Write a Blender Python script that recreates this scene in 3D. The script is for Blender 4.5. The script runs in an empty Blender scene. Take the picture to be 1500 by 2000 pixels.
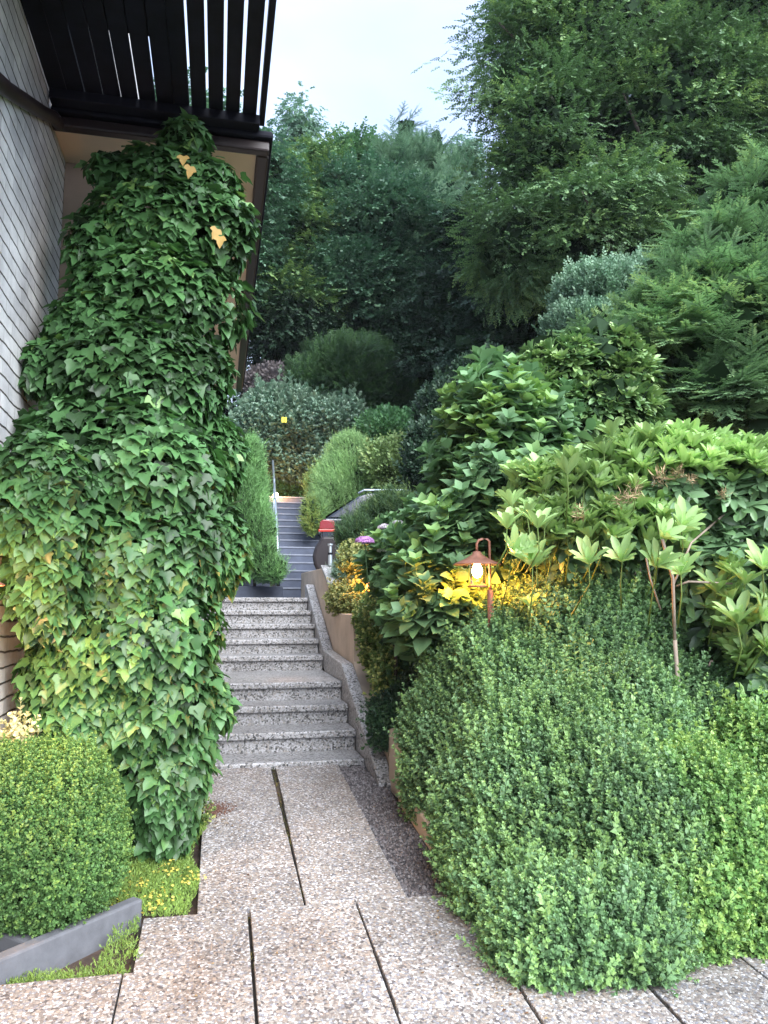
import bpy, math
import numpy as np
R = math.radians
C = bpy.context.scene.collection
SC = bpy.context.scene
rng = np.random.default_rng(11)

# ------------------------------------------------------------------ camera
FPX, EYE = 1500.0, 1.7                      # focal length in photo pixels, eye height
TH, PS = math.atan(185 / 1500), R(12.14)    # pitch up, yaw right of the path
CF = np.array([math.sin(PS) * math.cos(TH), math.cos(PS) * math.cos(TH), math.sin(TH)])
CR = np.array([math.cos(PS), -math.sin(PS), 0.0])
CU = np.cross(CR, CF)
CAM = np.array([0, 0, EYE])
cd = bpy.data.cameras.new('camera'); cam = bpy.data.objects.new('camera', cd); C.objects.link(cam)
cd.sensor_fit = 'VERTICAL'; cd.sensor_height = 36; cd.lens = 36 * FPX / 2000
cd.clip_start = .05; cd.clip_end = 3000
from mathutils import Matrix, Vector
m3 = Matrix((CR, CU, -CF)).transposed(); cam.matrix_world = Matrix.Translation(CAM) @ m3.to_4x4()
SC.camera = cam

# ------------------------------------------------------------------ sky and sun
SUN_EL, SUN_AZ = 40.0, 158.0                # the sun stands behind the camera, veiled by cloud
w = bpy.data.worlds.new('World'); SC.world = w; w.use_nodes = True
nt = w.node_tree; nt.nodes.clear()
def wn(t, **k):
    n = nt.nodes.new(t)
    for a, b in k.items(): setattr(n, a, b)
    return n
sky = wn('ShaderNodeTexSky', sky_type='NISHITA', sun_disc=False, sun_elevation=R(SUN_EL), sun_rotation=R(SUN_AZ))
sky.air_density = 1.2; sky.dust_density = 2.5; sky.ozone_density = 1.5
tc = wn('ShaderNodeTexCoord'); mp = wn('ShaderNodeMapping'); mp.inputs['Scale'].default_value = (1, 1, 2.6)
nz = wn('ShaderNodeTexNoise'); nz.inputs['Scale'].default_value = 1.7; nz.inputs['Detail'].default_value = 5; nz.inputs['Roughness'].default_value = .5
rp = wn('ShaderNodeValToRGB'); rp.color_ramp.elements[0].position = .35; rp.color_ramp.elements[1].position = .68
rp.color_ramp.elements[0].color = (3.7, 4.8, 7.4, 1); rp.color_ramp.elements[1].color = (5.9, 7.0, 8.9, 1)
mx = wn('ShaderNodeMixRGB'); mx.inputs[0].default_value = .8
bg = wn('ShaderNodeBackground'); bg.inputs['Strength'].default_value = .08
wo = wn('ShaderNodeOutputWorld')
L = nt.links.new
L(tc.outputs['Generated'], mp.inputs[0]); L(mp.outputs[0], nz.inputs['Vector']); L(nz.outputs['Fac'], rp.inputs[0])
L(sky.outputs[0], mx.inputs[1]); L(rp.outputs[0], mx.inputs[2]); L(mx.outputs[0], bg.inputs[0]); L(bg.outputs[0], wo.inputs[0])
sd = bpy.data.lights.new('sun', 'SUN'); sd.energy = 3.3; sd.angle = R(60); sd.color = (.97, .98, 1)
so = bpy.data.objects.new('sun', sd); C.objects.link(so)
_e, _a = R(SUN_EL), R(SUN_AZ)
so.rotation_euler = Vector((math.sin(_a) * math.cos(_e), math.cos(_a) * math.cos(_e), math.sin(_e))).to_track_quat('Z', 'Y').to_euler()
SC.view_settings.view_transform = 'Standard'; SC.view_settings.look = 'None'
SC.view_settings.exposure = 1.65; SC.view_settings.gamma = 1
SC.render.engine = 'CYCLES'; SC.cycles.max_bounces = 5; SC.cycles.diffuse_bounces = 2; SC.cycles.glossy_bounces = 2
SC.cycles.transmission_bounces = 4; SC.cycles.transparent_max_bounces = 6; SC.cycles.caustics_reflective = False; SC.cycles.caustics_refractive = False
SC.cycles.use_denoising = True; SC.cycles.sample_clamp_indirect = 4

# ------------------------------------------------------------------ helpers: placing
def P(px, py, d):
    v = CF * FPX + CR * (px - 750) + CU * (1000 - py)
    return v / v[1] * d + CAM
def unit(v): return v / np.maximum(np.linalg.norm(v, axis=-1, keepdims=True), 1e-9)
def tagit(o, label=None, cat=None, group=None, kind=None):
    if label: o['label'] = label
    if cat: o['category'] = cat
    if group: o['group'] = group
    if kind: o['kind'] = kind
    return o
def empty(name, loc, label, cat, group=None):
    o = bpy.data.objects.new(name, None); C.objects.link(o); o.location = loc; o.empty_display_size = .1
    tagit(o, label, cat, group); bpy.context.view_layer.update(); return o
def link(name, me, mat, parent=None):
    o = bpy.data.objects.new(name, me); C.objects.link(o)
    if mat is not None:
        for m in (mat if isinstance(mat, (list, tuple)) else [mat]): me.materials.append(m)
    if parent is not None:
        o.parent = parent; o.matrix_parent_inverse = parent.matrix_world.inverted()
    return o

# ------------------------------------------------------------------ helpers: mesh building
class MB:
    def __init__(s): s.v = []; s.f = []; s.n = 0; s.mi = []
    def add(s, v, f, mi=0):
        v = np.asarray(v, float); s.v.append(v)
        for q in f: s.f.append([i + s.n for i in q]); s.mi.append(mi)
        s.n += len(v); return s
    def box(s, x0, x1, y0, y1, z0, z1, mi=0, M=None):
        v = np.array([[x, y, z] for z in (z0, z1) for y in (y0, y1) for x in (x0, x1)], float)
        if M is not None: v = np.array([M @ Vector(p) for p in v])
        return s.add(v, [(0, 2, 3, 1), (4, 5, 7, 6), (0, 1, 5, 4), (2, 6, 7, 3), (0, 4, 6, 2), (1, 3, 7, 5)], mi)
    def prism(s, poly, axis, a, b, mi=0):
        # poly: 2-D outline; extruded along axis (0: poly=(y,z), 1: (x,z), 2: (x,y))
        n = len(poly); v = []
        for t in (a, b):
            for p in poly: v.append({0: (t, p[0], p[1]), 1: (p[0], t, p[1]), 2: (p[0], p[1], t)}[axis])
        f = [[(i + 1) % n, i, i + n, (i + 1) % n + n] for i in range(n)]
        f += [list(range(n)), [2 * n - 1 - i for i in range(n)]]
        return s.add(v, f, mi)
    def tube(s, path, rad, k=8, mi=0, cap=True):
        path = np.asarray(path, float); n = len(path); rad = np.broadcast_to(rad, (n,))
        t = unit(np.gradient(path, axis=0)); v = []
        ref = np.array([0, 0, 1.0]) if abs(t[0][2]) < .9 else np.array([1.0, 0, 0])
        for i in range(n):
            a = unit(np.cross(t[i], ref)); b = np.cross(t[i], a); ref = ref if i == 0 else ref
            for j in range(k):
                an = 2 * math.pi * j / k; v.append(path[i] + rad[i] * (a * math.cos(an) + b * math.sin(an)))
        f = [(i * k + j, i * k + (j + 1) % k, (i + 1) * k + (j + 1) % k, (i + 1) * k + j) for i in range(n - 1) for j in range(k)]
        if cap: f += [list(range(k))[::-1], [(n - 1) * k + j for j in range(k)]]
        return s.add(v, f, mi)
    def lathe(s, prof, c, k=24, mi=0):
        v = []; n = len(prof)
        for r, z in prof:
            for j in range(k):
                an = 2 * math.pi * j / k; v.append((c[0] + r * math.cos(an), c[1] + r * math.sin(an), c[2] + z))
        f = [(i * k + j, i * k + (j + 1) % k, (i + 1) * k + (j + 1) % k, (i + 1) * k + j) for i in range(n - 1) for j in range(k)]
        return s.add(v, f, mi)
    def build(s, name, mat, parent=None, bevel=0, smooth=False, seg=2):
        me = bpy.data.meshes.new(name); me.from_pydata(np.concatenate(s.v).tolist(), [], s.f); me.update()
        o = link(name, me, mat, parent)
        me.polygons.foreach_set('material_index', s.mi)
        if smooth: me.polygons.foreach_set('use_smooth', [True] * len(me.polygons))
        if bevel:
            b = o.modifiers.new('bevel', 'BEVEL'); b.width = bevel; b.segments = seg; b.limit_method = 'ANGLE'; b.angle_limit = R(40)
        return o

# ------------------------------------------------------------------ materials
def mat_new(name):
    m = bpy.data.materials.new(name); m.use_nodes = True
    t = m.node_tree; t.nodes.clear(); return m, t
def nd(t, ty, inp=None, **k):
    n = t.nodes.new(ty)
    for a, b in k.items(): setattr(n, a, b)
    for a, b in (inp or {}).items():
        if isinstance(b, bpy.types.NodeSocket): t.links.new(b, n.inputs[a])
        else: n.inputs[a].default_value = b
    return n
def c4(c): return (c[0], c[1], c[2], 1)
def ramp(t, fac, stops, const=False):
    n = t.nodes.new('ShaderNodeValToRGB'); t.links.new(fac, n.inputs[0]); e = n.color_ramp.elements
    if const: n.color_ramp.interpolation = 'CONSTANT'
    while len(e) < len(stops): e.new(.5)
    for k, (p, c) in enumerate(stops): e[k].position = p; e[k].color = c4(c)
    return n.outputs[0]
def out(t, sh): t.links.new(sh, t.nodes.new('ShaderNodeOutputMaterial').inputs[0])
def leafmat(name, cols, rough=.5, trans=.25, spec=.4, back=None):
    m, t = mat_new(name)
    a = nd(t, 'ShaderNodeAttribute', attribute_name='tint')
    n = len(cols); col = ramp(t, a.outputs['Fac'], [(i / (n - 1), c) for i, c in enumerate(cols)])
    g = nd(t, 'ShaderNodeNewGeometry')
    nz = nd(t, 'ShaderNodeTexNoise', {'Vector': g.outputs['Position'], 'Scale': 1.3, 'Detail': 2})
    hs = nd(t, 'ShaderNodeHueSaturation', {'Color': col, 'Value': nd(t, 'ShaderNodeMapRange', {'Value': nz.outputs[0], 'From Min': .3, 'From Max': .7, 'To Min': .78, 'To Max': 1.22}).outputs[0]})
    bs = nd(t, 'ShaderNodeBsdfPrincipled', {'Base Color': hs.outputs[0], 'Roughness': rough, 'Specular IOR Level': spec})
    if trans:
        h2 = nd(t, 'ShaderNodeHueSaturation', {'Color': hs.outputs[0], 'Hue': .485, 'Saturation': 1.15, 'Value': 1.3})
        tr = nd(t, 'ShaderNodeBsdfTranslucent', {'Color': h2.outputs[0]})
        mxs = nd(t, 'ShaderNodeMixShader', {0: trans, 1: bs.outputs[0], 2: tr.outputs[0]}); out(t, mxs.outputs[0])
    else: out(t, bs.outputs[0])
    return m
def plain(name, col, rough=.6, metal=0, noise=.15, scale=6, bump=0, spec=.5, coat=0):
    m, t = mat_new(name); tcn = nd(t, 'ShaderNodeTexCoord')
    nz = nd(t, 'ShaderNodeTexNoise', {'Vector': tcn.outputs['Object'], 'Scale': scale, 'Detail': 6, 'Roughness': .6})
    lo = [c * (1 - noise) for c in col]; hi = [c * (1 + noise) for c in col]
    cc = ramp(t, nz.outputs[0], [(.3, lo), (.7, hi)])
    bs = nd(t, 'ShaderNodeBsdfPrincipled', {'Base Color': cc, 'Roughness': rough, 'Metallic': metal, 'Specular IOR Level': spec, 'Coat Weight': coat})
    if bump:
        b = nd(t, 'ShaderNodeBump', {'Height': nz.outputs[0], 'Strength': bump, 'Distance': .01}); t.links.new(b.outputs[0], bs.inputs['Normal'])
    out(t, bs.outputs[0]); return m
def aggregate(name, stops, scale, rough=.75, bump=.5, stain=None, stain_scale=1.2, lo=.75, hi=1.15):
    # washed aggregate: voronoi pebbles of several sizes, each with its own colour, plus broad wear stains
    m, t = mat_new(name); g = nd(t, 'ShaderNodeNewGeometry'); pos = g.outputs['Position']
    wob = nd(t, 'ShaderNodeTexNoise', {'Vector': pos, 'Scale': scale * .7, 'Detail': 2})
    add = nd(t, 'ShaderNodeVectorMath', {0: pos, 1: nd(t, 'ShaderNodeVectorMath', {0: wob.outputs['Color'], 1: (.9 / scale,) * 3}, operation='MULTIPLY').outputs[0]})
    v1 = nd(t, 'ShaderNodeTexVoronoi', {'Vector': add.outputs[0], 'Scale': scale})
    sx = nd(t, 'ShaderNodeSeparateColor', {0: v1.outputs['Color']})
    col = ramp(t, sx.outputs[0], stops, True)
    v2 = nd(t, 'ShaderNodeTexVoronoi', {'Vector': add.outputs[0], 'Scale': scale}, feature='DISTANCE_TO_EDGE')
    edge = nd(t, 'ShaderNodeMapRange', {'Value': v2.outputs[0], 'From Min': .02, 'From Max': .12, 'To Min': .62, 'To Max': 1.0})
    n2 = nd(t, 'ShaderNodeTexNoise', {'Vector': pos, 'Scale': stain_scale, 'Detail': 5, 'Roughness': .65})
    st = nd(t, 'ShaderNodeMapRange', {'Value': n2.outputs[0], 'From Min': .35, 'From Max': .65, 'To Min': lo, 'To Max': hi})
    isl = nd(t, 'ShaderNodeMapRange', {'Value': g.outputs['Random Per Island'], 'To Min': .87, 'To Max': 1.1})
    mu0 = nd(t, 'ShaderNodeMath', {0: edge.outputs[0], 1: isl.outputs[0]}, operation='MULTIPLY')
    mu = nd(t, 'ShaderNodeMath', {0: mu0.outputs[0], 1: st.outputs[0]}, operation='MULTIPLY')
    cc = nd(t, 'ShaderNodeMixRGB', {0: 1.0, 1: col, 2: mu.outputs[0]}, blend_type='MULTIPLY').outputs[0]
    if stain:
        n3 = nd(t, 'ShaderNodeTexNoise', {'Vector': pos, 'Scale': 1.6, 'Detail': 4, 'Roughness': .7, 'Distortion': .4})
        sf = nd(t, 'ShaderNodeMapRange', {'Value': n3.outputs[0], 'From Min': .5, 'From Max': .7, 'To Min': 0, 'To Max': .55})
        cc = nd(t, 'ShaderNodeMixRGB', {0: sf.outputs[0], 1: cc, 2: nd(t, 'ShaderNodeMixRGB', {0: 1.0, 1: cc, 2: c4(stain)}, blend_type='MULTIPLY').outputs[0]}).outputs[0]
    bs = nd(t, 'ShaderNodeBsdfPrincipled', {'Base Color': cc, 'Roughness': rough})
    b = nd(t, 'ShaderNodeBump', {'Height': v2.outputs[0], 'Strength': bump, 'Distance': .006}); t.links.new(b.outputs[0], bs.inputs['Normal'])
    out(t, bs.outputs[0]); return m

M_path = aggregate('washed_concrete', [(0, (.3, .275, .25)), (.2, (.19, .165, .15)), (.36, (.4, .385, .375)), (.5, (.26, .225, .2)), (.62, (.22, .22, .24)), (.74, (.56, .55, .56)), (.84, (.1, .09, .09)), (.92, (.33, .275, .23))], 100, stain=(.84, .7, .6))
M_step = aggregate('terrazzo', [(0, (.42, .415, .42)), (.25, (.3, .3, .3)), (.45, (.5, .5, .52)), (.66, (.17, .165, .16)), (.76, (.06, .06, .06)), (.82, (.36, .335, .31)), (.94, (.09, .09, .09))], 78, rough=.42, bump=.25, lo=.78, hi=1.15)
M_gravel = aggregate('gravel', [(0, (.09, .085, .09)), (.25, (.13, .115, .115)), (.5, (.06, .06, .065)), (.75, (.19, .175, .175)), (.9, (.05, .05, .055))], 60, bump=1.0)
M_slate = plain('blue_grey_paint', (.07, .085, .125), .6, noise=.3, scale=4, bump=.15)
M_slate_edge = plain('worn_step_edge', (.2, .22, .27), .6, noise=.2, scale=12)
M_render = plain('beige_render', (.5, .4, .31), .9, noise=.18, scale=3, bump=.2)
M_soffit = plain('soffit_board', (.8, .66, .5), .85, noise=.08, scale=1.5)
M_darkwood = plain('dark_stained_wood', (.006, .007, .013), .75, spec=.2, noise=.4, scale=8, bump=.2)
M_fascia = plain('brown_fascia', (.018, .010, .010), .45, noise=.3, scale=5)
M_edging = plain('dark_concrete_edging', (.12, .125, .14), .85, noise=.22, scale=10, bump=.4)
M_soil = plain('soil', (.06, .04, .03), .95, noise=.5, scale=14, bump=1)
M_bark = plain('bark', (.07, .055, .045), .9, noise=.4, scale=9, bump=.6)
M_palebark = plain('pale_stem', (.25, .2, .16), .8, noise=.3, scale=14, bump=.4)
M_steel = plain('galvanised_steel', (.55, .62, .68), .35, .8, noise=.1, scale=10)
M_lampmetal = plain('copper_brown_metal', (.28, .13, .09), .5, .3, noise=.25, scale=20)
M_floor = plain('forest_floor', (.03, .035, .018), .95, noise=.6, scale=2, bump=.8)

def brick_mat():
    m, t = mat_new('white_painted_brick'); tcn = nd(t, 'ShaderNodeTexCoord')
    sp = nd(t, 'ShaderNodeSeparateXYZ', {0: tcn.outputs['Object']}); cb = nd(t, 'ShaderNodeCombineXYZ', {0: sp.outputs[1], 1: sp.outputs[2]})
    wob = nd(t, 'ShaderNodeTexNoise', {'Vector': cb.outputs[0], 'Scale': 5, 'Detail': 4})
    ad = nd(t, 'ShaderNodeVectorMath', {0: cb.outputs[0], 1: nd(t, 'ShaderNodeVectorMath', {0: wob.outputs['Color'], 1: (.04, .034, 0)}, operation='MULTIPLY').outputs[0]})
    br = nd(t, 'ShaderNodeTexBrick', {'Vector': ad.outputs[0], 'Color1': (.9, .9, .88, 1), 'Color2': (.82, .82, .82, 1), 'Mortar': (.16, .15, .14, 1), 'Scale': 1, 'Mortar Size': .0065, 'Mortar Smooth': .7, 'Brick Width': 40, 'Row Height': .075})
    b2 = nd(t, 'ShaderNodeTexBrick', {'Vector': ad.outputs[0], 'Color1': (1, 1, 1, 1), 'Color2': (.78, .78, .8, 1), 'Mortar': (.6, .58, .56, 1), 'Scale': 1, 'Mortar Size': .005, 'Mortar Smooth': .8, 'Brick Width': .25, 'Row Height': .075})
    brc = nd(t, 'ShaderNodeMixRGB', {0: 1.0, 1: br.outputs[0], 2: b2.outputs[0]}, blend_type='MULTIPLY')
    nz = nd(t, 'ShaderNodeTexNoise', {'Vector': ad.outputs[0], 'Scale': 3, 'Detail': 7, 'Roughness': .7})
    mr = nd(t, 'ShaderNodeMapRange', {'Value': nz.outputs[0], 'From Min': .3, 'From Max': .7, 'To Min': .6, 'To Max': 1.15})
    cc = nd(t, 'ShaderNodeMixRGB', {0: 1.0, 1: brc.outputs[0], 2: mr.outputs[0]}, blend_type='MULTIPLY')
    bs = nd(t, 'ShaderNodeBsdfPrincipled', {'Base Color': cc.outputs[0], 'Roughness': .85})
    inv = nd(t, 'ShaderNodeMath', {0: nd(t, 'ShaderNodeMath', {0: nz.outputs[0], 1: .35}, operation='MULTIPLY').outputs[0], 1: br.outputs['Fac']}, operation='SUBTRACT')
    b = nd(t, 'ShaderNodeBump', {'Height': inv.outputs[0], 'Strength': .8, 'Distance': .012}); t.links.new(b.outputs[0], bs.inputs['Normal'])
    out(t, bs.outputs[0]); return m
M_brick = brick_mat()
def emit(name, col, s):
    m, t = mat_new(name); out(t, nd(t, 'ShaderNodeEmission', {'Color': c4(col), 'Strength': s}).outputs[0]); return m
M_bulb = emit('lit_bulb', (1, .72, .35), 30)
def glassm(name, col=(1, 1, 1), rough=.02):
    m, t = mat_new(name)
    tr = nd(t, 'ShaderNodeBsdfTransparent', {'Color': c4(col)}); gl = nd(t, 'ShaderNodeBsdfGlossy', {'Roughness': rough})
    fr = nd(t, 'ShaderNodeFresnel', {'IOR': 1.35}); out(t, nd(t, 'ShaderNodeMixShader', {0: fr.outputs[0], 1: tr.outputs[0], 2: gl.outputs[0]}).outputs[0]); return m
M_glass = glassm('clear_glass', (.97, .95, .9))

# ------------------------------------------------------------------ foliage engine
class T:   # a template: vertices, faces, a tint offset per vertex
    def __init__(s, v, f, tv=None):
        s.v = np.asarray(v, float); s.lt = np.array([len(q) for q in f], np.int32)
        s.li = np.concatenate([np.asarray(q, np.int32) for q in f]); s.tv = np.zeros(len(s.v)) if tv is None else np.asarray(tv, float)
def compose(items):
    # items: (template, 3x3 matrix (columns x,y,z), origin, scale, tint offset)
    v, li, lt, tv, n = [], [], [], [], 0
    for t, M, o, s, k in items:
        v.append((t.v * s) @ np.asarray(M).T + o); li.append(t.li + n); lt.append(t.lt); tv.append(t.tv + k); n += len(t.v)
    r = T.__new__(T); r.v = np.concatenate(v); r.li = np.concatenate(li); r.lt = np.concatenate(lt); r.tv = np.concatenate(tv); return r
def frame(d, n):
    d = unit(np.asarray(d, float)); n = np.asarray(n, float); x = unit(np.cross(d, n)); z = np.cross(x, d); return np.stack([x, d, z], -1)
def leaf2(wd, fold=.12, droop=.1, at=.45):
    return T([(0, 0, 0), (wd, at, fold), (0, 1, -droop), (-wd, at, fold), (0, at, 0)], [(0, 1, 2, 4), (0, 4, 2, 3)])
def leaf3(wd, fold=.1, droop=.2, base=.22, tipw=.5):
    # ovate leaf, three segments a side
    ys = [0, base, .5, .78, 1.0]; ws = [0, wd * .8, wd, wd * tipw, 0]
    v = [(0, y, -droop * y * y) for y in ys] + [(ws[i], ys[i], fold * ws[i] / wd - droop * ys[i] ** 2) for i in (1, 2, 3)] + [(-ws[i], ys[i], fold * ws[i] / wd - droop * ys[i] ** 2) for i in (1, 2, 3)]
    f = [(0, 5, 1), (1, 5, 6, 2), (2, 6, 7, 3), (3, 7, 4), (0, 1, 8), (1, 2, 9, 8), (2, 3, 10, 9), (3, 4, 10)]
    return T(v, f)
def elliptic(wd, fold=.08, droop=.15):
    ys = [0, .26, .58, .86, 1.0]; ws = [0, wd * .62, wd, wd * .72, 0]
    v = [(0, y, -droop * y * y) for y in ys] + [(g_ * ws[i], ys[i], fold * ws[i] / wd - droop * ys[i] ** 2) for g_ in (1, -1) for i in (1, 2, 3)]
    return T(v, [(0, 5, 1), (1, 5, 6, 2), (2, 6, 7, 3), (3, 7, 4), (0, 1, 8), (1, 2, 9, 8), (2, 3, 10, 9), (3, 4, 10)])
def ivy_leaf(seed):
    r = np.random.default_rng(seed)
    o = [(0, 0), (.26, -.1), (.44, .06), (.56, .3), (.3, .4), (.24, .62), (0, 1), (-.24, .62), (-.3, .4), (-.56, .3), (-.44, .06), (-.26, -.1)]
    v = [(x * (1 + r.uniform(-.12, .12)), y * (1 + r.uniform(-.1, .1)), .10 * abs(x) * 2 - .16 * y * y + r.uniform(-.03, .03)) for x, y in o]
    v += [(0, .3, -.03), (0, .04, 0)]
    k = 12
    f = [(0, 1, 2, k), (k, 2, 3, 4), (k, 4, 5), (k, 5, 6), (k, 6, 7), (k, 7, 8), (k, 8, 9, 10), (k, 10, 11, 0)]
    return T(v, f)
def stem_strip(a, b, r=.01, tint=-.3):
    a = np.asarray(a, float); b = np.asarray(b, float); d = unit(b - a)
    x = unit(np.cross(d, [.3, .2, 1])); y = np.cross(d, x); an = [0, 2.09, 4.19]
    v = [a + r * (x * math.cos(t) + y * math.sin(t)) for t in an] + [b + r * .5 * (x * math.cos(t) + y * math.sin(t)) for t in an]
    return T(v, [(0, 1, 4, 3), (1, 2, 5, 4), (2, 0, 3, 5)], [tint] * 6)
I3 = np.eye(3)
def rv(n, r=rng): return unit(r.normal(size=(n, 3)))

def spray_flat(leaf, pairs, ls, seed, wob=.3, length=1.0, taper=.5, fan=.6, dz=.2):
    # a flat twig with alternate leaves (beech, hornbeam, ...), grows along +y, upper side +z
    r = np.random.default_rng(seed); it = [(stem_strip((0, 0, 0), (0, length, 0), .012), I3, (0, 0, 0), 1, 0)]
    for i in range(pairs * 2):
        y = length * (i + 1) / (pairs * 2 + 1); s = 1 if i % 2 else -1
        d = np.array([s * fan, .7 + .3 * y, r.uniform(-dz - .1, dz)]); n = np.array([r.uniform(-wob, wob), r.uniform(-wob, wob), 1])
        it.append((leaf, frame(d, n), (0, y, 0), ls * (1 - taper * (y / length) ** 2 * .6) * r.uniform(.8, 1.2), r.uniform(-.12, .12) + .12 * y))
    it.append((leaf, frame((0, 1, -.1), (r.uniform(-.3, .3), 0, 1)), (0, length, 0), ls * .8, .15))
    return compose(it)
def sprig_up(leaf, pairs, ls, seed, spread=.8, length=1.0, top=True, tip=.2, wob=.3):
    # an upright shoot with decussate pairs of leaves
    r = np.random.default_rng(seed); it = [(stem_strip((0, 0, 0), (0, length, 0), .014), I3, (0, 0, 0), 1, 0)]
    for i in range(pairs):
        y = length * (i + .6) / pairs; a0 = (i % 2) * math.pi / 2 + r.uniform(-wob, wob)
        for s in (0, math.pi):
            a = a0 + s; h = np.array([math.cos(a), 0, math.sin(a)]); sp = spread * (1 - .35 * y / length)
            d = h * sp + np.array([0, 1 - sp * .6, 0]) ; n = np.array([0, 1.0, 0]) * sp - h * (1 - sp * .6) + r.normal(size=3) * .15
            it.append((leaf, frame(d, n), (0, y, 0), ls * r.uniform(.8, 1.15) * (1 - .35 * (y / length) ** 3), r.uniform(-.1, .1) + tip * (y / length) ** 2))
    if top:
        for k in range(4):
            a = k * math.pi / 2 + .4; h = np.array([math.cos(a), 0, math.sin(a)])
            it.append((leaf, frame(h * .5 + np.array([0, 1, 0]), np.array([0, .6, 0]) - h), (0, length, 0), ls * .55, tip + .1))
    return compose(it)
def whorl(leaf, k, ls, seed, up=.35, tip=0, centre=True):
    r = np.random.default_rng(seed); it = []
    for i in range(k):
        a = 2 * math.pi * i / k + r.uniform(-.25, .25); u = up + r.uniform(-.2, .2); h = np.array([math.cos(a), 0, math.sin(a)])
        it.append((leaf, frame(h + np.array([0, u, 0]), np.array([0, 1.0, 0]) - h * u + r.normal(size=3) * .12), h * .03, ls * r.uniform(.75, 1.1), r.uniform(-.1, .1)))
    if centre:
        for i in range(3):
            a = 2.1 * i + r.uniform(0, 1); h = np.array([math.cos(a), 0, math.sin(a)])
            it.append((leaf, frame(h * .35 + np.array([0, 1, 0]), np.array([0, .3, 0]) - h), (0, .02, 0), ls * r.uniform(.5, .75), tip + .1))
    return compose(it)
def needles(n, nl, seed, length=1.0, side=1.0, flat=.25, w=.05, curl=.0):
    # a conifer shoot: many thin needles along an axis
    r = np.random.default_rng(seed); v, f, tv = [], [], []
    for i in range(n):
        y = length * (i + .5) / n; s = 1 if i % 2 else -1
        d = unit(np.array([s * side, .75, r.uniform(-flat, flat)])); l = nl * (1 - .45 * (y / length) ** 2) * r.uniform(.8, 1.1)
        x = unit(np.cross(d, [0, 0, 1])) * w * nl * 2
        b = np.array([0, y, -curl * y * y]); k = len(v); c = y / length * .3 + r.uniform(-.1, .1)
        v += [b - x * .4, b + d * l * .5 - x, b + d * l, b + d * l * .5 + x]; f.append((k, k + 1, k + 2, k + 3)); tv += [c] * 4
    t = T(v, f, tv)
    return compose([(t, I3, (0, 0, 0), 1, 0), (stem_strip((0, 0, 0), (0, length, -curl), .02, -.25), I3, (0, 0, 0), 1, 0)])
def frond(shoot, k, seed, sp=.9, droop=.15, sub=.55):
    # a flat conifer branch: a leader with side shoots shrinking to the tip
    r = np.random.default_rng(seed); it = [(shoot, I3, (0, .45, -.02), .6, .1), (stem_strip((0, 0, 0), (0, .6, 0), .02, -.3), I3, (0, 0, 0), 1, 0)]
    for i in range(k):
        y = .05 + .85 * i / k; s = 1 if i % 2 else -1
        d = np.array([s * sp, .8, r.uniform(-.15, .1) - droop]); it.append((shoot, frame(d, (r.uniform(-.2, .2), 0, 1)), (0, y, -droop * y * y), sub * (1 - .55 * y) * r.uniform(.8, 1.15), r.uniform(-.1, .1)))
    return compose(it)
def wisp(n, seed, l=.35, w=.06):
    # thin upright scale-leaf plume (thuja, juniper)
    r = np.random.default_rng(seed); it = []; q = T([(-w, 0, 0), (w, 0, 0), (w * .6, .6, .03), (0, 1, 0), (-w * .6, .6, .03)], [(0, 1, 2, 3, 4)])
    for i in range(n):
        y = i / n; a = r.uniform(0, 6.28); h = np.array([math.cos(a), 0, math.sin(a)])
        it.append((q, frame(h * .6 + np.array([0, 1, 0]), rv(1, r)[0]), (0, y * .8, 0), l * (1 - .4 * y) * r.uniform(.7, 1.2), r.uniform(-.12, .12) + .2 * y))
    return compose(it)

def scatter(name, tm, pos, D, N, S, tint, mat, parent=None, smooth=False):
    pos = np.asarray(pos, float); n = len(pos); D = unit(np.broadcast_to(D, (n, 3))); N = np.broadcast_to(N, (n, 3)); S = np.broadcast_to(S, (n,)); tint = np.broadcast_to(tint, (n,))
    X = unit(np.cross(D, N)); Z = np.cross(X, D); pick = rng.integers(0, len(tm), n)
    vs, lis, lts, tvs, base = [], [], [], [], 0
    for k, t in enumerate(tm):
        ix = np.nonzero(pick == k)[0]; m = len(ix)
        if not m: continue
        Mx = np.stack([X[ix], D[ix], Z[ix]], 1) * S[ix][:, None, None]            # m,3(axis),3
        v = np.einsum('vk,mkj->mvj', t.v, Mx) + pos[ix][:, None, :]
        vs.append(v.reshape(-1, 3)); nv = len(t.v)
        lis.append((t.li[None] + base + nv * np.arange(m)[:, None]).ravel()); lts.append(np.tile(t.lt, m)); tvs.append((t.tv[None] + tint[ix][:, None]).ravel()); base += nv * m
    v = np.concatenate(vs); li = np.concatenate(lis).astype(np.int32); lt = np.concatenate(lts).astype(np.int32); tv = np.concatenate(tvs)
    me = bpy.data.meshes.new(name); me.vertices.add(len(v)); me.vertices.foreach_set('co', v.ravel().astype(np.float32))
    me.loops.add(len(li)); me.loops.foreach_set('vertex_index', li); me.polygons.add(len(lt))
    me.polygons.foreach_set('loop_start', np.concatenate([[0], np.cumsum(lt)[:-1]]).astype(np.int32))
    try: me.polygons.foreach_set('loop_total', lt)
    except Exception: pass
    at = me.attributes.new('tint', 'FLOAT', 'POINT'); at.data.foreach_set('value', np.clip(tv, 0, 1).astype(np.float32))
    me.update(calc_edges=True)
    if smooth: me.polygons.foreach_set('use_smooth', np.ones(len(lt), bool))
    STAT.append((len(lt), name)); return link(name, me, mat, parent)
STAT = []

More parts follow.
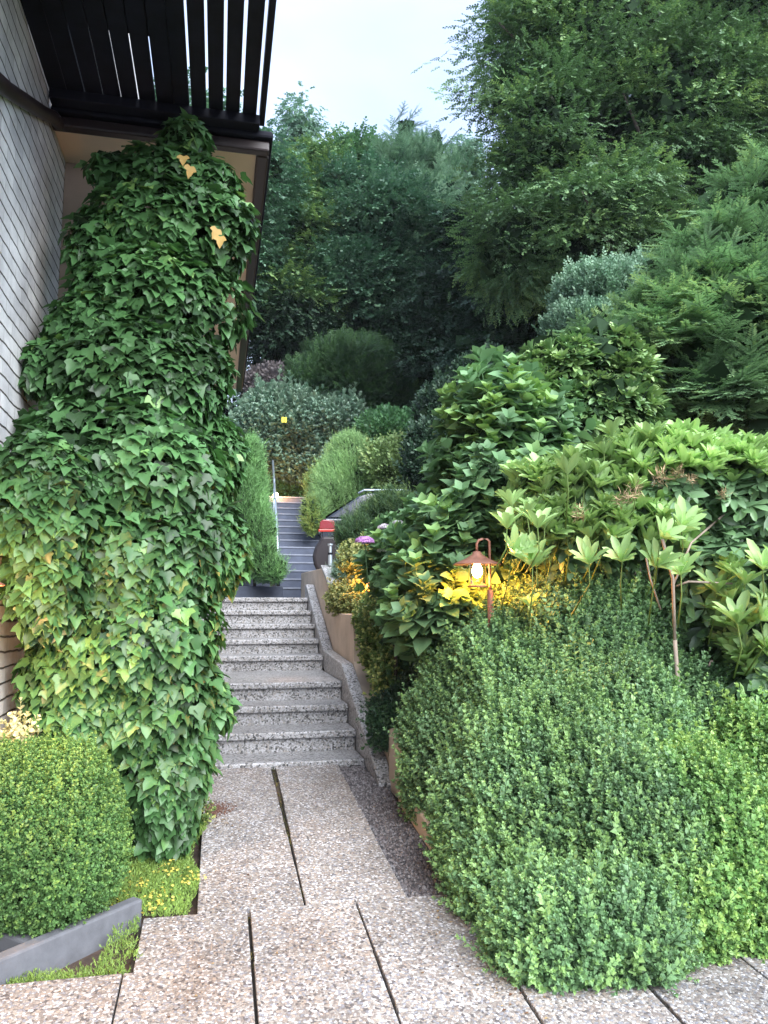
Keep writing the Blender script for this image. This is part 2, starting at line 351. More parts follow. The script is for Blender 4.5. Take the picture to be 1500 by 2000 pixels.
def wave(seed, k=10, f=2.0):
    r = np.random.default_rng(seed); K = r.normal(size=(k, 3)) * f; ph = r.uniform(0, 6.28, k)
    return lambda p: np.sin(p @ K.T + ph).sum(-1) / math.sqrt(k)
def blob(px, py, d, rx, ry, rd):
    c = P(px, py, d); return (c[0], c[1], c[2], rx / FPX * d * 1.03, rd, ry / FPX * d * 1.02)
def shell(blobs, n, inner=.2, lump=.08, lf=3.0, seed=1, back=.3, floor=None, zcut=None):
    # random points in the outer layer of a union of ellipsoids, with outward normals
    r = np.random.default_rng(seed); B = np.array(blobs, float); Cn, Rd = B[:, :3], B[:, 3:]
    ar = (Rd[:, 0] * Rd[:, 1] + Rd[:, 1] * Rd[:, 2] + Rd[:, 0] * Rd[:, 2]); ar /= ar.sum(); wv = wave(seed, 10, lf)
    Ps, Ns = [], []; got = 0
    while got < n:
        m = int(n * 2.2) + 50; k = r.choice(len(B), m, p=ar); u = unit(r.normal(size=(m, 3)))
        dep = 1 - inner * np.abs(r.normal(size=m)) * .7
        p = Cn[k] + Rd[k] * u; lm = 1 + lump * wv(p); p = Cn[k] + Rd[k] * u * (dep * lm)[:, None]
        nn = unit(u / Rd[k]); keep = np.ones(m, bool)
        for j in range(len(B)):
            q = ((p - Cn[j]) / Rd[j]); keep &= ~(((q ** 2).sum(1) < (1 - inner) ** 2) & (k != j))
        tc_ = unit(CAM - p); f = (nn * tc_).sum(1); keep &= (f > -.25) | (r.uniform(size=m) < back)
        if floor is not None: keep &= p[:, 2] > floor(p[:, 0], p[:, 1])
        p = p[keep]; nn = nn[keep]; Ps.append(p); Ns.append(nn); got += len(p)
        if len(p) == 0: break
    return np.concatenate(Ps)[:n], np.concatenate(Ns)[:n]
UP = np.array([0, 0, 1.0])
LF2 = leaf2(.34); LFD = leaf2(.3, .06, .05)
M_core = leafmat('shade_coloured_inner_leaves', [(.02, .04, .02), (.035, .07, .03)], .8, 0, .1)  # inner shade of the crowns put into the colour, as a dark backing
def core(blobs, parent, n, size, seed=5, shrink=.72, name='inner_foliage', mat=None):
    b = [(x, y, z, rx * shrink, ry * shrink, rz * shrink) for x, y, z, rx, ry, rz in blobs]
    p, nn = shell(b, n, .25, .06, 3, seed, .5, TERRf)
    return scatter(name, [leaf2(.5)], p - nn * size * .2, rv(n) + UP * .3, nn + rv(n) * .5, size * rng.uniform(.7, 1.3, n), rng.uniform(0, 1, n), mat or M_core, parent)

# ------------------------------------------------------------------ terrain
SLOPE = .089
def terr(x, y):
    x = np.asarray(x, float); y = np.asarray(y, float)
    z = SLOPE * np.clip(y, -20, 5.82)
    def sm(a, b, t): u = np.clip((t - a) / (b - a), 0, 1); return u * u * (3 - 2 * u)
    z = z + 1.33 * np.clip((y - 5.82) / 4.0, 0, 1) + 2.0 * np.clip((y - 12.8) / 4.2, 0, 1) + .2 * np.clip(y - 17.5, 0, 60)
    right = sm(1.25, 1.6, x) * sm(3.1, 3.6, y) * (1 - sm(9.5, 11, y))
    z = z + right * .35 + sm(3, 12, x) * .9 * sm(4, 14, y)
    cor = (x > -.75) & (x < 2.0) & (y > 5.7) & (y < 17.0)
    return z - np.where(cor, .35, 0)
TERRf = lambda x, y: terr(x, y) + .01
gx = np.concatenate([np.linspace(-90, -8, 22), np.arange(-7, 9, .25), np.linspace(10, 110, 24)])
gy = np.concatenate([np.linspace(-40, -2, 10), np.arange(-1, 20, .25), np.linspace(21, 260, 50)])
XX, YY = np.meshgrid(gx, gy); ZZ = terr(XX, YY) - .03
ZZ += np.where(YY > 5, .03, 0) * wave(3, 8, 1.3)(np.stack([XX, YY, ZZ * 0], -1).reshape(-1, 3)).reshape(XX.shape)
nx, ny = len(gx), len(gy); me = bpy.data.meshes.new('ground')
me.from_pydata(np.stack([XX, YY, ZZ], -1).reshape(-1, 3).tolist(), [], [(j * nx + i, j * nx + i + 1, (j + 1) * nx + i + 1, (j + 1) * nx + i) for j in range(ny - 1) for i in range(nx - 1)])
g = link('ground', me, M_soil); tagit(g, 'dark soil and woodland floor rising up the slope', kind='structure')

# ------------------------------------------------------------------ paved path
def sl(x, y, dz=0): return (x, y, SLOPE * y + dz)
pv = MB()
def slab(x0, x1, y0, y1, gap=.006, dz=0., tw=0.):
    x0 += gap; x1 -= gap; y0 += gap * .35; y1 -= gap * .35; t = .03 + dz
    v = [sl(x0, y0, -.03), sl(x1, y0, -.03), sl(x1, y1, -.03), sl(x0, y1, -.03), sl(x0, y0, t + tw), sl(x1, y0, t), sl(x1, y1, t - tw), sl(x0, y1, t)]
    pv.add(v, [(3, 2, 1, 0), (4, 5, 6, 7), (0, 1, 5, 4), (1, 2, 6, 5), (2, 3, 7, 6), (3, 0, 4, 7)])
rj = np.random.default_rng(4)
xs = [-1.285, -.8, -.315, .17, .655, 1.14, 1.625, 2.11, 2.6, 3.1]
for k, (y0, y1) in enumerate([(1.55, 1.99), (1.99, 2.41), (2.41, 2.83), (2.83, 3.25), (3.25, 3.672)]):
    for i in range(len(xs) - 1):
        if i < 2 and y1 > 3.3: continue
        if i == 2 and y1 > 3.3: continue
        slab(xs[i] + rj.uniform(-.003, .003), xs[i + 1] + rj.uniform(-.003, .003), y0, y1, dz=rj.uniform(-.002, .002), tw=rj.uniform(-.002, .002))
slab(-.285, .17, 3.25, 3.672)
for k, (y0, y1) in enumerate([(3.68, 4.1), (4.1, 4.52), (4.52, 4.95), (4.95, 5.38), (5.38, 5.80)]):
    slab(-.055, .421 - .003 * k, y0, y1, .002 + .002 * (k > 2), dz=rj.uniform(-.002, .003), tw=rj.uniform(-.002, .002))
    slab(.426 + .003 * k, .9, y0, y1, .002 + .002 * (k > 2), dz=rj.uniform(-.002, .003), tw=rj.uniform(-.002, .002))
o = pv.build('path', M_path, bevel=.004); tagit(o, 'path of washed aggregate concrete slabs leading to the steps', kind='structure')
jb = MB(); jb.add([sl(-1.5, 1.4, -.005), sl(3.2, 1.4, -.005), sl(3.2, 3.67, -.005), sl(.9, 3.67, -.005), sl(.9, 5.9, -.005), sl(-.06, 5.9, -.005), sl(-.06, 3.67, -.005), sl(-.3, 3.67, -.005), sl(-.3, 3.24, -.005), sl(-1.5, 3.24, -.005)], [tuple(range(10))])
o = jb.build('path_bed', plain('dark_joint_sand', (.03, .025, .02), .95, noise=.4, scale=30)); tagit(o, 'dark sand in the joints of the path', kind='structure')
# gravel strip: a bed plus loose stones
gb = MB(); gb.add([sl(.9, 3.67, .0), sl(1.17, 3.67, .0), sl(1.17, 5.95, .0), sl(.9, 5.95, .0)], [(0, 1, 2, 3)])
gb.build('gravel_bed', M_gravel)['kind'] = 'structure'
pb = T([(-.5, -.4, 0), (.5, -.35, 0), (.45, .45, 0), (-.4, .4, 0), (-.3, -.25, .5), (.3, -.2, .55), (.25, .25, .5), (-.25, .2, .45)], [(4, 5, 6, 7), (0, 1, 5, 4), (1, 2, 6, 5), (2, 3, 7, 6), (3, 0, 4, 7)])
n = 5200; x = rng.uniform(.9, 1.16, n); y = rng.uniform(3.69, 5.85, n)
a = rng.uniform(0, 6.28, n)
scatter('gravel', [pb], np.stack([x, y, SLOPE * y + rng.uniform(-.002, .004, n)], 1), np.stack([np.cos(a), np.sin(a), 0 * a], 1), UP + rv(n) * .3, rng.uniform(.008, .018, n), rng.uniform(0, 1, n),
        leafmat('gravel_stones', [(.04, .04, .045), (.1, .085, .085), (.15, .135, .14), (.25, .24, .245)], .8, 0))
tagit(bpy.data.objects['gravel'], 'strip of dark reddish gravel beside the path slabs', kind='stuff')

# ------------------------------------------------------------------ stone staircase
st = empty('stone_staircase', (.2, 5.82, .52), 'speckled grey terrazzo steps in two short flights with a landing, lowest stairs', 'stairs')
for i in range(9):
    Y = 5.82 + i * .37 + (.88 if i > 3 else 0); z = .573 + i * .155
    dep = 1.25 if i == 3 else .37
    b = MB(); b.box(-.7, 1.105, Y, Y + dep + .03, z - .056, z)
    b.build('step', M_step, st, bevel=.012, seg=3)
    b = MB(); b.box(-.69, 1.1, Y + .03, Y + .09, z - .155 - (.02 if i else .03), z - .0575)
    b.build('riser', M_step, st, bevel=.003)
# the speckled stringer that follows the steps
pr = [(5.32, .44), (5.32, .5), (5.55, .62), (7.0, 1.19), (8.22, 1.245), (9.95, 1.985), (10.05, 1.985), (10.05, 1.6), (7.0, .7), (5.9, .38)]
b = MB(); b.prism(pr, 0, 1.108, 1.215); o = b.build('stair_kerb', M_step, bevel=.012, seg=3)
tagit(o, 'speckled terrazzo kerb running up the right side of the lower stairs', 'kerb')
# beige rendered retaining wall beside it
b = MB(); b.prism([(5.45, .3), (5.45, .62), (6.55, .93), (7.0, 1.2), (7.0, 1.63), (8.42, 1.63), (8.42, 1.86), (9.25, 2.16), (11.6, 2.2), (11.6, 1.2), (7, .5)], 0, 1.22, 1.38)
rw = b.build('retaining_wall', M_render, bevel=.006); tagit(rw, 'beige rendered stepped wall between the lower stairs and the planting', 'wall')
b = MB(); b.prism([(8.40, 1.862), (8.40, 1.9), (9.22, 2.2), (9.22, 2.162)], 0, 1.205, 1.40); b.build('coping', M_step, rw, bevel=.006)
# rounded end wall, and the low wall under the hedge
b = MB(); k = 16; pts = []
for j in range(k + 1):
    a = math.pi * (1.0 - .62 * j / k); pts.append((1.39 + .2 * math.cos(a), 5.38 + .45 * math.sin(a) * -1))
outer = pts; inner_ = [(1.39 + (x - 1.39) * .6, 5.38 + (y - 5.38) * .75) for x, y in pts][::-1]
b.prism(outer + inner_, 2, .42, .86); o = b.build('rounded_wall_end', M_render, bevel=.01); tagit(o, 'short rounded beige wall end at the foot of the stairs behind the box hedge', 'wall')
b = MB(); b.add([sl(1.17, 3.3, -.05), sl(1.29, 3.3, -.05), sl(1.29, 5.0, -.05), sl(1.17, 5.0, -.05), sl(1.17, 3.3, .11), sl(1.29, 3.3, .11), sl(1.29, 5.0, .13), sl(1.17, 5.0, .13)], [(3, 2, 1, 0), (4, 5, 6, 7), (0, 1, 5, 4), (1, 2, 6, 5), (2, 3, 7, 6), (3, 0, 4, 7)])
o = b.build('garden_kerb', M_render, bevel=.008); tagit(o, 'low beige kerb at the foot of the big box hedge along the gravel', 'kerb')
# slim steel post on the wall end
c = P(636, 1108, 9.2); po = empty('post', (1.31, 9.16, 2.19), 'slim silver post with a dark ring on top of the beige wall', 'post')
b = MB(); b.lathe([(0, 0), (.026, 0), (.026, .13), (0, .13)], (1.31, 9.16, 2.19)); b.build('shaft', M_steel, po, smooth=False)
b = MB(); b.lathe([(0, .13), (.03, .13), (.03, .155), (0, .155)], (1.31, 9.16, 2.19)); b.build('ring', M_darkwood, po)
b = MB(); b.lathe([(0, .155), (.018, .155), (.018, .24), (.034, .245), (.034, .262), (0, .265)], (1.31, 9.16, 2.19)); b.build('cap', M_steel, po)

# ------------------------------------------------------------------ upper staircase
us = empty('upper_staircase', (1.4, 13, 1.95), 'long narrow dark blue grey staircase climbing behind the car', 'stairs')
for i in range(14):
    Y = 13 + i * .29; z = 2.02 + i * .16
    b = MB(); b.box(1.04, 1.95, Y + .012, Y + .33, z - .2, z - .03); b.box(1.03, 1.96, Y, Y + .33, z - .028, z, 1)
    b.build('step', [M_slate, M_slate_edge], us, bevel=.006)
b = MB(); b.box(.2, 1.0, 12.2, 15, 1.6, 2.02); o = b.build('lower_platform', M_slate, bevel=.01); tagit(o, 'low dark slate block at the left foot of the upper stairs', 'platform')
b = MB(); b.box(.1, .84, 12.9, 15, 1.6, 2.22); o = b.build('upper_platform', M_slate, bevel=.01); tagit(o, 'dark slate block behind the low block, beside the upper stairs', 'platform')
b = MB(); b.box(-1.0, 2.2, 10.06, 13.0, 1.5, 1.80); b.build('landing', M_slate)['kind'] = 'structure'
# handrail
hr = empty('handrail', tuple(P(542, 1090, 13.2)), 'pale blue grey metal handrail on the left of the upper stairs', 'handrail')
A, Bp = P(542, 1085, 13.3), P(533, 898, 16.2)
b = MB(); b.tube([P(543, 1092, 13.2), P(541, 1035, 13.6), P(537, 960, 14.6), P(533, 900, 16.0)], .022, 10); b.build('rail', M_steel, hr, smooth=True)
for (q, dd, lo) in ((P(541, 1035, 13.6), 0, 1.0), (P(536, 935, 15.0), 0, 1.1)):
    b = MB(); b.tube([q - UP * lo, q], .018, 8); b.build('support', M_steel, hr, smooth=True)

# ------------------------------------------------------------------ house
WX = -1.0
ho = empty('house', (WX - .2, 3, .25), 'house wall of white painted brick with a balcony slab overhead, left edge', 'house')
b = MB(); b.box(WX - .35, WX, -1.5, 10.2, -.3, 8.0); wall = b.build('brick_wall', M_brick, ho)
b = MB(); b.box(-7, WX - .352, -1.4, 10.1, -.3, 7.9); b.build('house_body', M_render, ho)
b = MB(); b.box(WX + .002, .16, 4.44, 9.7, 4.45, 4.6); b.build('soffit', M_soffit, ho)
b = MB(); b.box(WX + .002, .235, 4.37, 4.437, 4.42, 4.485); b.build('fascia', M_fascia, ho, bevel=.012)
b = MB(); b.box(.162, .235, 4.439, 9.72, 4.42, 4.485); b.build('fascia', M_fascia, ho, bevel=.012)
b = MB(); b.box(WX + .002, .255, 4.34, 9.75, 4.487, 4.535); b.build('roof_edge', M_darkwood, ho, bevel=.015)
b = MB(); b.tube([(WX + .03, 2.3, 3.5), (WX + .03, 3.4, 3.96), (WX + .03, 4.1, 4.31), (WX + .035, 4.28, 4.41), (WX + .04, 4.4, 4.45)], .036, 14); b.build('rain_pipe', M_fascia, ho, smooth=True)
b = MB()
for (y_, z_) in ((4.52, 4.40), (4.52, 4.385)): b.tube([(-.5, y_ - .12, z_ - .03), (-.1, y_ - .12, z_ - .02)], .004, 6)
b.build('trellis_wire', M_darkwood, ho)
b = MB(); b.box(WX + .002, -.72, 4.8, 9.6, .2, 4.448); b.build('lower_wall', M_render, ho)
# pergola slats, side beam
pg = empty('slatted_pergola', (-.35, 4.3, 4.5), 'dark stained timber slat roof projecting overhead from the balcony', 'pergola')
xs_ = np.linspace(WX + .004, .165, 13); ZS = 4.57
for i in range(12):
    gp = (.002, .004, .003, .004, .006, .006, .003, .012, .013, .015, .017, .016)[i]
    b = MB(); b.box(xs_[i] + (.001 if i else .0), xs_[i + 1] - gp, 1.2, 4.33, ZS, ZS + .022 + (.002 if i % 2 else 0)); b.build('slat', M_darkwood, pg, bevel=.003)
b = MB(); b.box(WX + .01, .17, 4.25, 4.33, ZS - .062, ZS - .002); b.build('crossbeam', M_darkwood, pg, bevel=.006)
b = MB(); b.box(WX + .002, .17, 2.2, 2.3, ZS + .03, ZS + .12); b.build('crossbeam', M_darkwood, pg, bevel=.006)
b = MB(); b.box(.168, .2, 1.2, 4.335, ZS - .02, ZS + .08); b.build('side_beam', M_darkwood, pg, bevel=.006)
b = MB(); b.box(WX + .002, -.4, 1.3, 3.78, ZS + .03, ZS + .05); b.build('cover_board', M_darkwood, pg)
b = MB(); b.box(-.4, -.3, 1.3, 4.3, ZS + .03, ZS + .05); b.build('cover_board', M_darkwood, pg)

# ------------------------------------------------------------------ edging stones
def bar(name, p0, p1, w_, h0, h1, label):
    p0 = np.array(p0); p1 = np.array(p1); d = unit(p1 - p0); s = np.array([-d[1], d[0], 0]) * w_ / 2
    v = [p0 - s - UP * .06, p0 + s - UP * .06, p1 + s - UP * .06, p1 - s - UP * .06, p0 - s + UP * h0, p0 + s + UP * h0, p1 + s + UP * h1, p1 - s + UP * h1]
    b = MB(); b.add(v, [(3, 2, 1, 0), (4, 5, 6, 7), (0, 1, 5, 4), (1, 2, 6, 5), (2, 3, 7, 6), (3, 0, 4, 7)])
    o = b.build(name, M_edging, bevel=.01, seg=2); tagit(o, label, 'edging')
bar('edging_stone', (-1.0, 3.07, .27), (-.31, 3.73, .33), .065, .12, .095, 'dark grey concrete edging stone pointing at the yellow flowers')
bar('edging_stone', (-1.0, 3.70, .31), (-.66, 3.43, .30), .06, .10, .09, 'short dark edging stone meeting the longer one under the round box bush')


# ------------------------------------------------------------------ lamps
def point(name, loc, e, col, r, parent):
    l = bpy.data.lights.new(name, 'POINT'); l.energy = e; l.color = col; l.shadow_soft_size = r
    o = bpy.data.objects.new(name, l); C.objects.link(o); o.location = loc
    if parent: o.parent = parent; o.matrix_parent_inverse = parent.matrix_world.inverted()
WARM = (1, .36, .06)
lc = P(932, 1112, 4.3)
la = empty('garden_lantern', (lc[0] + .07, lc[1], .6), 'lit copper brown garden lantern with hanging shade and glass among the leaves', 'lamp')
b = MB(); sc_ = .95
b.lathe([(.0, .105), (.022, .105), (.03, .088), (.07, .062), (.138, .032), (.142, .026), (.132, .026), (.066, .054), (0, .07)], lc, 32); b.build('shade', M_lampmetal, la, smooth=True)
b = MB(); b.lathe([(.052, .04), (.052, -.095), (.05, -.095), (.05, .04)], lc, 24); b.build('glass', M_glass, la, smooth=True)
b = MB(); b.lathe([(.0, -.095), (.056, -.095), (.056, -.104), (.0, -.104)], lc, 24); b.build('base_plate', M_lampmetal, la)
b = MB(); b.lathe([(.0, -.05), (.016, -.046), (.028, -.028), (.031, -.008), (.026, .012), (.014, .034), (.012, .05), (0, .051)], lc, 20); b.build('bulb', M_bulb, la, smooth=True)
b = MB(); px_ = lc[0] + .078
b.tube([(lc[0], lc[1], lc[2] + .1), (lc[0], lc[1], lc[2] + .15), (lc[0] + .012, lc[1], lc[2] + .172), (lc[0] + .035, lc[1], lc[2] + .18), (px_ - .012, lc[1], lc[2] + .18), (px_, lc[1], lc[2] + .165), (px_, lc[1], lc[2] - .13)], .008, 10); b.build('gooseneck', M_lampmetal, la, smooth=True)
b = MB(); b.tube([(px_, lc[1], lc[2] - .12), (px_, lc[1], .7)], .018, 12); b.build('post', M_lampmetal, la, smooth=True)
point('lantern_light', (lc[0], lc[1] - .0, lc[2] - .06), 45, WARM, .03, la)
# second path lamp, half hidden
l2 = P(718, 1126, 7.6)
lb = empty('path_lamp', (l2[0], l2[1], 1.2), 'small lit path lamp half hidden under the hydrangea leaves', 'lamp')
b = MB(); b.lathe([(0, .06), (.03, .055), (.09, .03), (.085, .028), (0, .04)], l2, 24); b.build('shade', M_lampmetal, lb, smooth=True)
b = MB(); b.lathe([(0, -.035), (.018, -.03), (.026, -.01), (.02, .012), (.01, .03), (0, .03)], l2, 16); b.build('bulb', M_bulb, lb, smooth=True)
b = MB(); b.tube([l2 - UP * .05, l2 - UP * .55], .012, 8); b.build('post', M_lampmetal, lb, smooth=True)
point('path_lamp_light', tuple(l2 - UP * .07), 9, WARM, .03, lb)
# wall lamp on the brick at the left edge
l3 = np.array([WX + .12, 3.22, 1.73])
lw = empty('wall_lamp', tuple(l3 - np.array([.12, 0, 0])), 'lit wall lamp on the painted brick at the left edge', 'lamp')
b = MB(); b.lathe([(0, .09), (.02, .085), (.075, .055), (.07, .05), (0, .06)], l3, 24); b.build('shade', M_lampmetal, lw, smooth=True)
b = MB(); b.lathe([(0, -.05), (.022, -.045), (.034, -.015), (.026, .015), (.012, .05), (0, .05)], l3, 16); b.build('bulb', M_bulb, lw, smooth=True)
b = MB(); b.tube([l3 + UP * .08, l3 + np.array([-.06, 0, .11]), l3 + np.array([-.118, 0, .09])], .008, 8); b.build('bracket', M_lampmetal, lw, smooth=True)
point('wall_lamp_light', tuple(l3 - UP * .08), 14, (1, .5, .18), .04, lw)
# small lamp behind the handrail at the head of the upper stairs
l4 = P(538, 968, 16.6)
l5 = empty('step_lamp', tuple(l4 - UP * .5), 'small warm lamp glowing behind the handrail at the top of the long stairs', 'lamp')
b = MB(); b.lathe([(0, .08), (.05, .05), (.05, -.05), (0, -.06)], l4, 12); b.build('bulb', M_bulb, l5, smooth=True)
b = MB(); b.tube([l4 - UP * .05, l4 - UP * .6], .015, 8); b.build('post', M_lampmetal, l5)
point('step_lamp_light', tuple(l4 + np.array([.12, -.1, .1])), 12, WARM, .05, l5)

# ------------------------------------------------------------------ car seen from its rear corner
def carpaint(name, col):
    m, t = mat_new(name); bs = nd(t, 'ShaderNodeBsdfPrincipled', {'Base Color': c4(col), 'Roughness': .25, 'Metallic': .3, 'Coat Weight': 1, 'Coat Roughness': .05}); out(t, bs.outputs[0]); return m
M_car = carpaint('blue_black_paint', (.012, .015, .024)); M_blk = plain('black_plastic', (.02, .015, .018), .5, noise=.1)
M_cglass = carpaint('dark_car_glass', (.008, .01, .014)); M_tyre = plain('tyre_rubber', (.02, .02, .02), .8)
cz = 1.93; c0 = P(612, 1100, 11.0)
ca = empty('parked_car', (c0[0] + .8, c0[1], cz), 'dark blue grey car parked tail first beside the long stairs, behind a dark shrub', 'car')
cx, cy, W2 = c0[0], c0[1], 1.74
def cprism(poly, y0, y1, name, mat, bev=.03, taper=None):
    b = MB(); n = len(poly); v = []
    for s, y in ((0, y0), (1, y1)):
        for (x, z) in poly:
            k = 0 if taper is None else max(0, (z - .98)) * taper
            v.append((cx + x, cy + y + (k if s == 0 else -k), cz + z))
    f = [[(i + 1) % n, i, i + n, (i + 1) % n + n] for i in range(n)] + [list(range(n)), [2 * n - 1 - i for i in range(n)]]
    b.add(v, f); return b.build(name, mat, ca, bevel=bev, seg=3, smooth=False)
arch = lambda x, r=.36, n=9: [(x + r * math.cos(math.pi * (1 - j / (n - 1)) ), .30 + r * math.sin(math.pi * j / (n - 1))) for j in range(n)]
body = [(.10, .66), (.12, 1.0), (.17, 1.06), (3.15, 1.02), (3.9, .93), (4.2, .78), (4.28, .5), (4.2, .26)] + arch(3.45)[::-1] + arch(.85)[::-1] + [(.12, .4)]
cprism(body, 0, W2, 'body', M_car, .03)
cprism([(.06, .27), (.01, .38), (-.01, .5), (.02, .62), (.08, .72), (.12, .80), (.30, .80), (.46, .62), (.44, .28), (.2, .2)], -.02, W2 + .02, 'rear_bumper', M_blk, .05)
cprism([(.17, 1.055), (.66, 1.40), (.80, 1.45), (2.3, 1.46), (2.55, 1.40), (3.2, 1.02)], .05, W2 - .05, 'cabin', M_car, .03, .12)
for s in (0, 1):
    b = MB(); pg_ = [(.42, 1.08), (.82, 1.37), (1.3, 1.385), (1.3, 1.08)]; pg2 = [(1.36, 1.08), (1.36, 1.385), (2.1, 1.385), (2.1, 1.08)]; pg3 = [(2.16, 1.08), (2.16, 1.385), (2.5, 1.35), (2.9, 1.08)]
    for q in (pg_, pg2, pg3):
        v = [(cx + x, cy + (.045 + (z - .98) * .12 if s == 0 else W2 - .045 - (z - .98) * .12), cz + z) for x, z in q]; b.add(v, [(0, 1, 2, 3) if s else (3, 2, 1, 0)])
    b.build('side_window', M_cglass, ca)
v = [(cx + .155 + (.49) * t, cy + yy, cz + 1.07 + .335 * t) for t, yy in ((.06, .18), (.06, W2 - .18), (.92, W2 - .26), (.92, .26))]
b = MB(); b.add([(x - .012, y, z + .012) for x, y, z in v], [(0, 3, 2, 1)]); b.build('rear_window', M_cglass, ca)
M_tail = plain('red_tail_lamp', (.22, .006, .006), .2, noise=.05, coat=1); M_tail2 = plain('orange_red_lamp', (.6, .03, .01), .25, noise=.03, coat=1)
for s, y in ((0, -.012), (1, W2 - .23)):
    o = cprism([(.085, .90), (.095, 1.0), (.14, 1.035), (.30, 1.02), (.33, .90)], y, y + .242, 'tail_light', M_tail, .012)
    b = MB(); b.box(cx + .075, cx + .36, cy + y - .004, cy + y + .246, cz + .855, cz + .895); b.build('reflector', M_tail2, o, bevel=.008)
for s in (.1, W2 - .14):
    b = MB(); b.tube([(cx + .66, cy + s + .06, cz + 1.45), (cx + .75, cy + s + .06, cz + 1.50), (cx + 2.1, cy + s + .06, cz + 1.51), (cx + 2.2, cy + s + .06, cz + 1.46)], .018, 8); b.build('roof_rail', M_steel, ca, smooth=True)
for x in (.85, 3.45):
    for y in (.02, W2 - .22):
        b = MB(); b.tube([(cx + x, cy + y, cz + .31), (cx + x, cy + y + .2, cz + .31)], .31, 28); wh = b.build('tyre', M_tyre, ca, bevel=.03)
        yy = y - .006 if y < .5 else y + .2; b = MB(); b.tube([(cx + x, cy + yy, cz + .31), (cx + x, cy + yy + .006, cz + .31)], .2, 24); b.build('rim', M_steel, wh)

ca.rotation_euler[2] = R(-8.5)
# ------------------------------------------------------------------ plants
def plant(name, label, cat, base, group=None): return empty(name, tuple(base), label, cat, group)
def ground(x, y): return (x, y, float(terr(x, y)))
def shrub(name, label, cat, blobs, n, tms, size, mat, seed, up=.6, out_=.7, wild=.45, inner=.2, lump=.08, lf=3, corem=True, csize=.06, ncore=None, group=None, facing='up', coremat=None, stems=4, back=.3, droop=0, tint=(0, .8), stray=True):
    B = np.array(blobs); cxy = B[:, :2].mean(0); root = plant(name, label, cat, ground(*cxy), group)
    p, nn = shell(blobs, n, inner, lump, lf, seed, back, TERRf); n = len(p); r = np.random.default_rng(seed + 7)
    D = nn * out_ + UP * up + rv(n, r) * wild - UP * droop
    N = (UP * .8 + nn * .6 if facing == 'up' else nn + UP * .3) + rv(n, r) * .4
    lmp = wave(seed + 3, 8, 5)(p) * .1
    ti = np.clip(r.uniform(tint[0], tint[1], n) + lmp, 0, 1)
    scatter('foliage', tms, p - unit(D) * size * .5, D, N, size * r.uniform(.7, 1.25, n), ti, mat, root)
    if stray and size < .3:
        ix = r.choice(n, int(n * .035), replace=False); Ds = unit(D[ix] + UP * .5)
        scatter('stray_shoots', tms, p[ix] + nn[ix] * size * .15, Ds, rv(len(ix), r), size * r.uniform(.9, 1.5, len(ix)), np.clip(ti[ix] + .25, 0, 1), mat, root)['kind'] = 'stuff'
    if corem: core(blobs, root, ncore or n // 3, csize, seed + 1, mat=coremat)
    if stems:
        b = MB()
        for k in range(stems):
            q = B[r.integers(len(B))]; g0 = np.array(ground(cxy[0] + r.uniform(-.1, .1), cxy[1] + r.uniform(-.1, .1))); e = q[:3] + r.uniform(-.3, .3, 3) * q[3:]
            mid = (g0 + e) / 2 + r.uniform(-.06, .06, 3); hgt = np.linalg.norm(e - g0); b.tube([g0 - UP * .05, mid, e], [.012 * hgt + .006, .009 * hgt + .004, .004 * hgt + .002], 6)
        b.build('stem', M_bark, root, smooth=True)
    return root

def LM(name, base, var=.35, young=None, **k):
    base = tuple(min(.6, c * 1.35) for c in base); g_ = sum(base) / 3; base = tuple(c * .86 + g_ * .14 for c in base)
    a = [c * (1 - var) for c in base]; b_ = [c * (1 + var * .6) for c in base]; y = young or [c * (1 + var) for c in base]
    return leafmat(name, [a, base, b_, y], **k)
M_ivy = LM('ivy_leaf', (.055, .15, .042), .62, (.22, .39, .11), rough=.42, trans=.18, spec=.45)
M_ivyy = LM('yellow_leaf', (.42, .27, .06), .2, rough=.6, trans=.2)
M_box = LM('boxwood_leaf', (.11, .215, .09), .4, (.27, .44, .16), rough=.45, trans=.2)
M_boxy = LM('bright_boxwood_leaf', (.12, .25, .065), .4, (.34, .5, .15), rough=.42, trans=.22)
M_hyd = LM('hydrangea_leaf', (.085, .18, .075), .35, (.22, .38, .12), rough=.6, trans=.22)
M_rho = LM('old_rhododendron_leaf', (.085, .17, .07), .4, (.16, .29, .11), rough=.4, trans=.12, spec=.6)
M_rhy = LM('new_rhododendron_leaf', (.25, .41, .13), .28, (.42, .55, .22), rough=.45, trans=.25)
M_fir = LM('fir_needles', (.12, .24, .1), .35, (.34, .5, .2), rough=.55, trans=.2)
M_beech = LM('beech_leaf', (.055, .12, .042), .5, (.2, .32, .11), rough=.5, trans=.2)
M_oak = LM('blue_green_leaf', (.045, .11, .06), .5, (.15, .27, .15), rough=.5, trans=.2)
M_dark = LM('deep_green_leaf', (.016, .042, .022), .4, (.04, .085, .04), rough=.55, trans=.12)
M_birch = LM('pale_birch_leaf', (.09, .17, .11), .3, (.16, .26, .16), rough=.5, trans=.35)
M_soft = LM('soft_green_leaf', (.055, .14, .055), .35, (.1, .24, .09), rough=.5, trans=.25)
M_thuja = LM('thuja_leaf', (.12, .27, .08), .3, (.24, .45, .14), rough=.6, trans=.15)
M_thujay = LM('golden_thuja_leaf', (.2, .3, .06), .3, (.4, .42, .1), rough=.6, trans=.15)
M_jun = LM('juniper_leaf', (.02, .055, .022), .4, (.06, .13, .04), rough=.6, trans=.1)
M_laurel = LM('laurel_leaf', (.12, .21, .14), .4, (.3, .42, .3), rough=.4, trans=.15, spec=.6)
M_copper = LM('dusky_copper_leaf', (.1, .085, .085), .3, (.2, .17, .16), rough=.6, trans=.2)
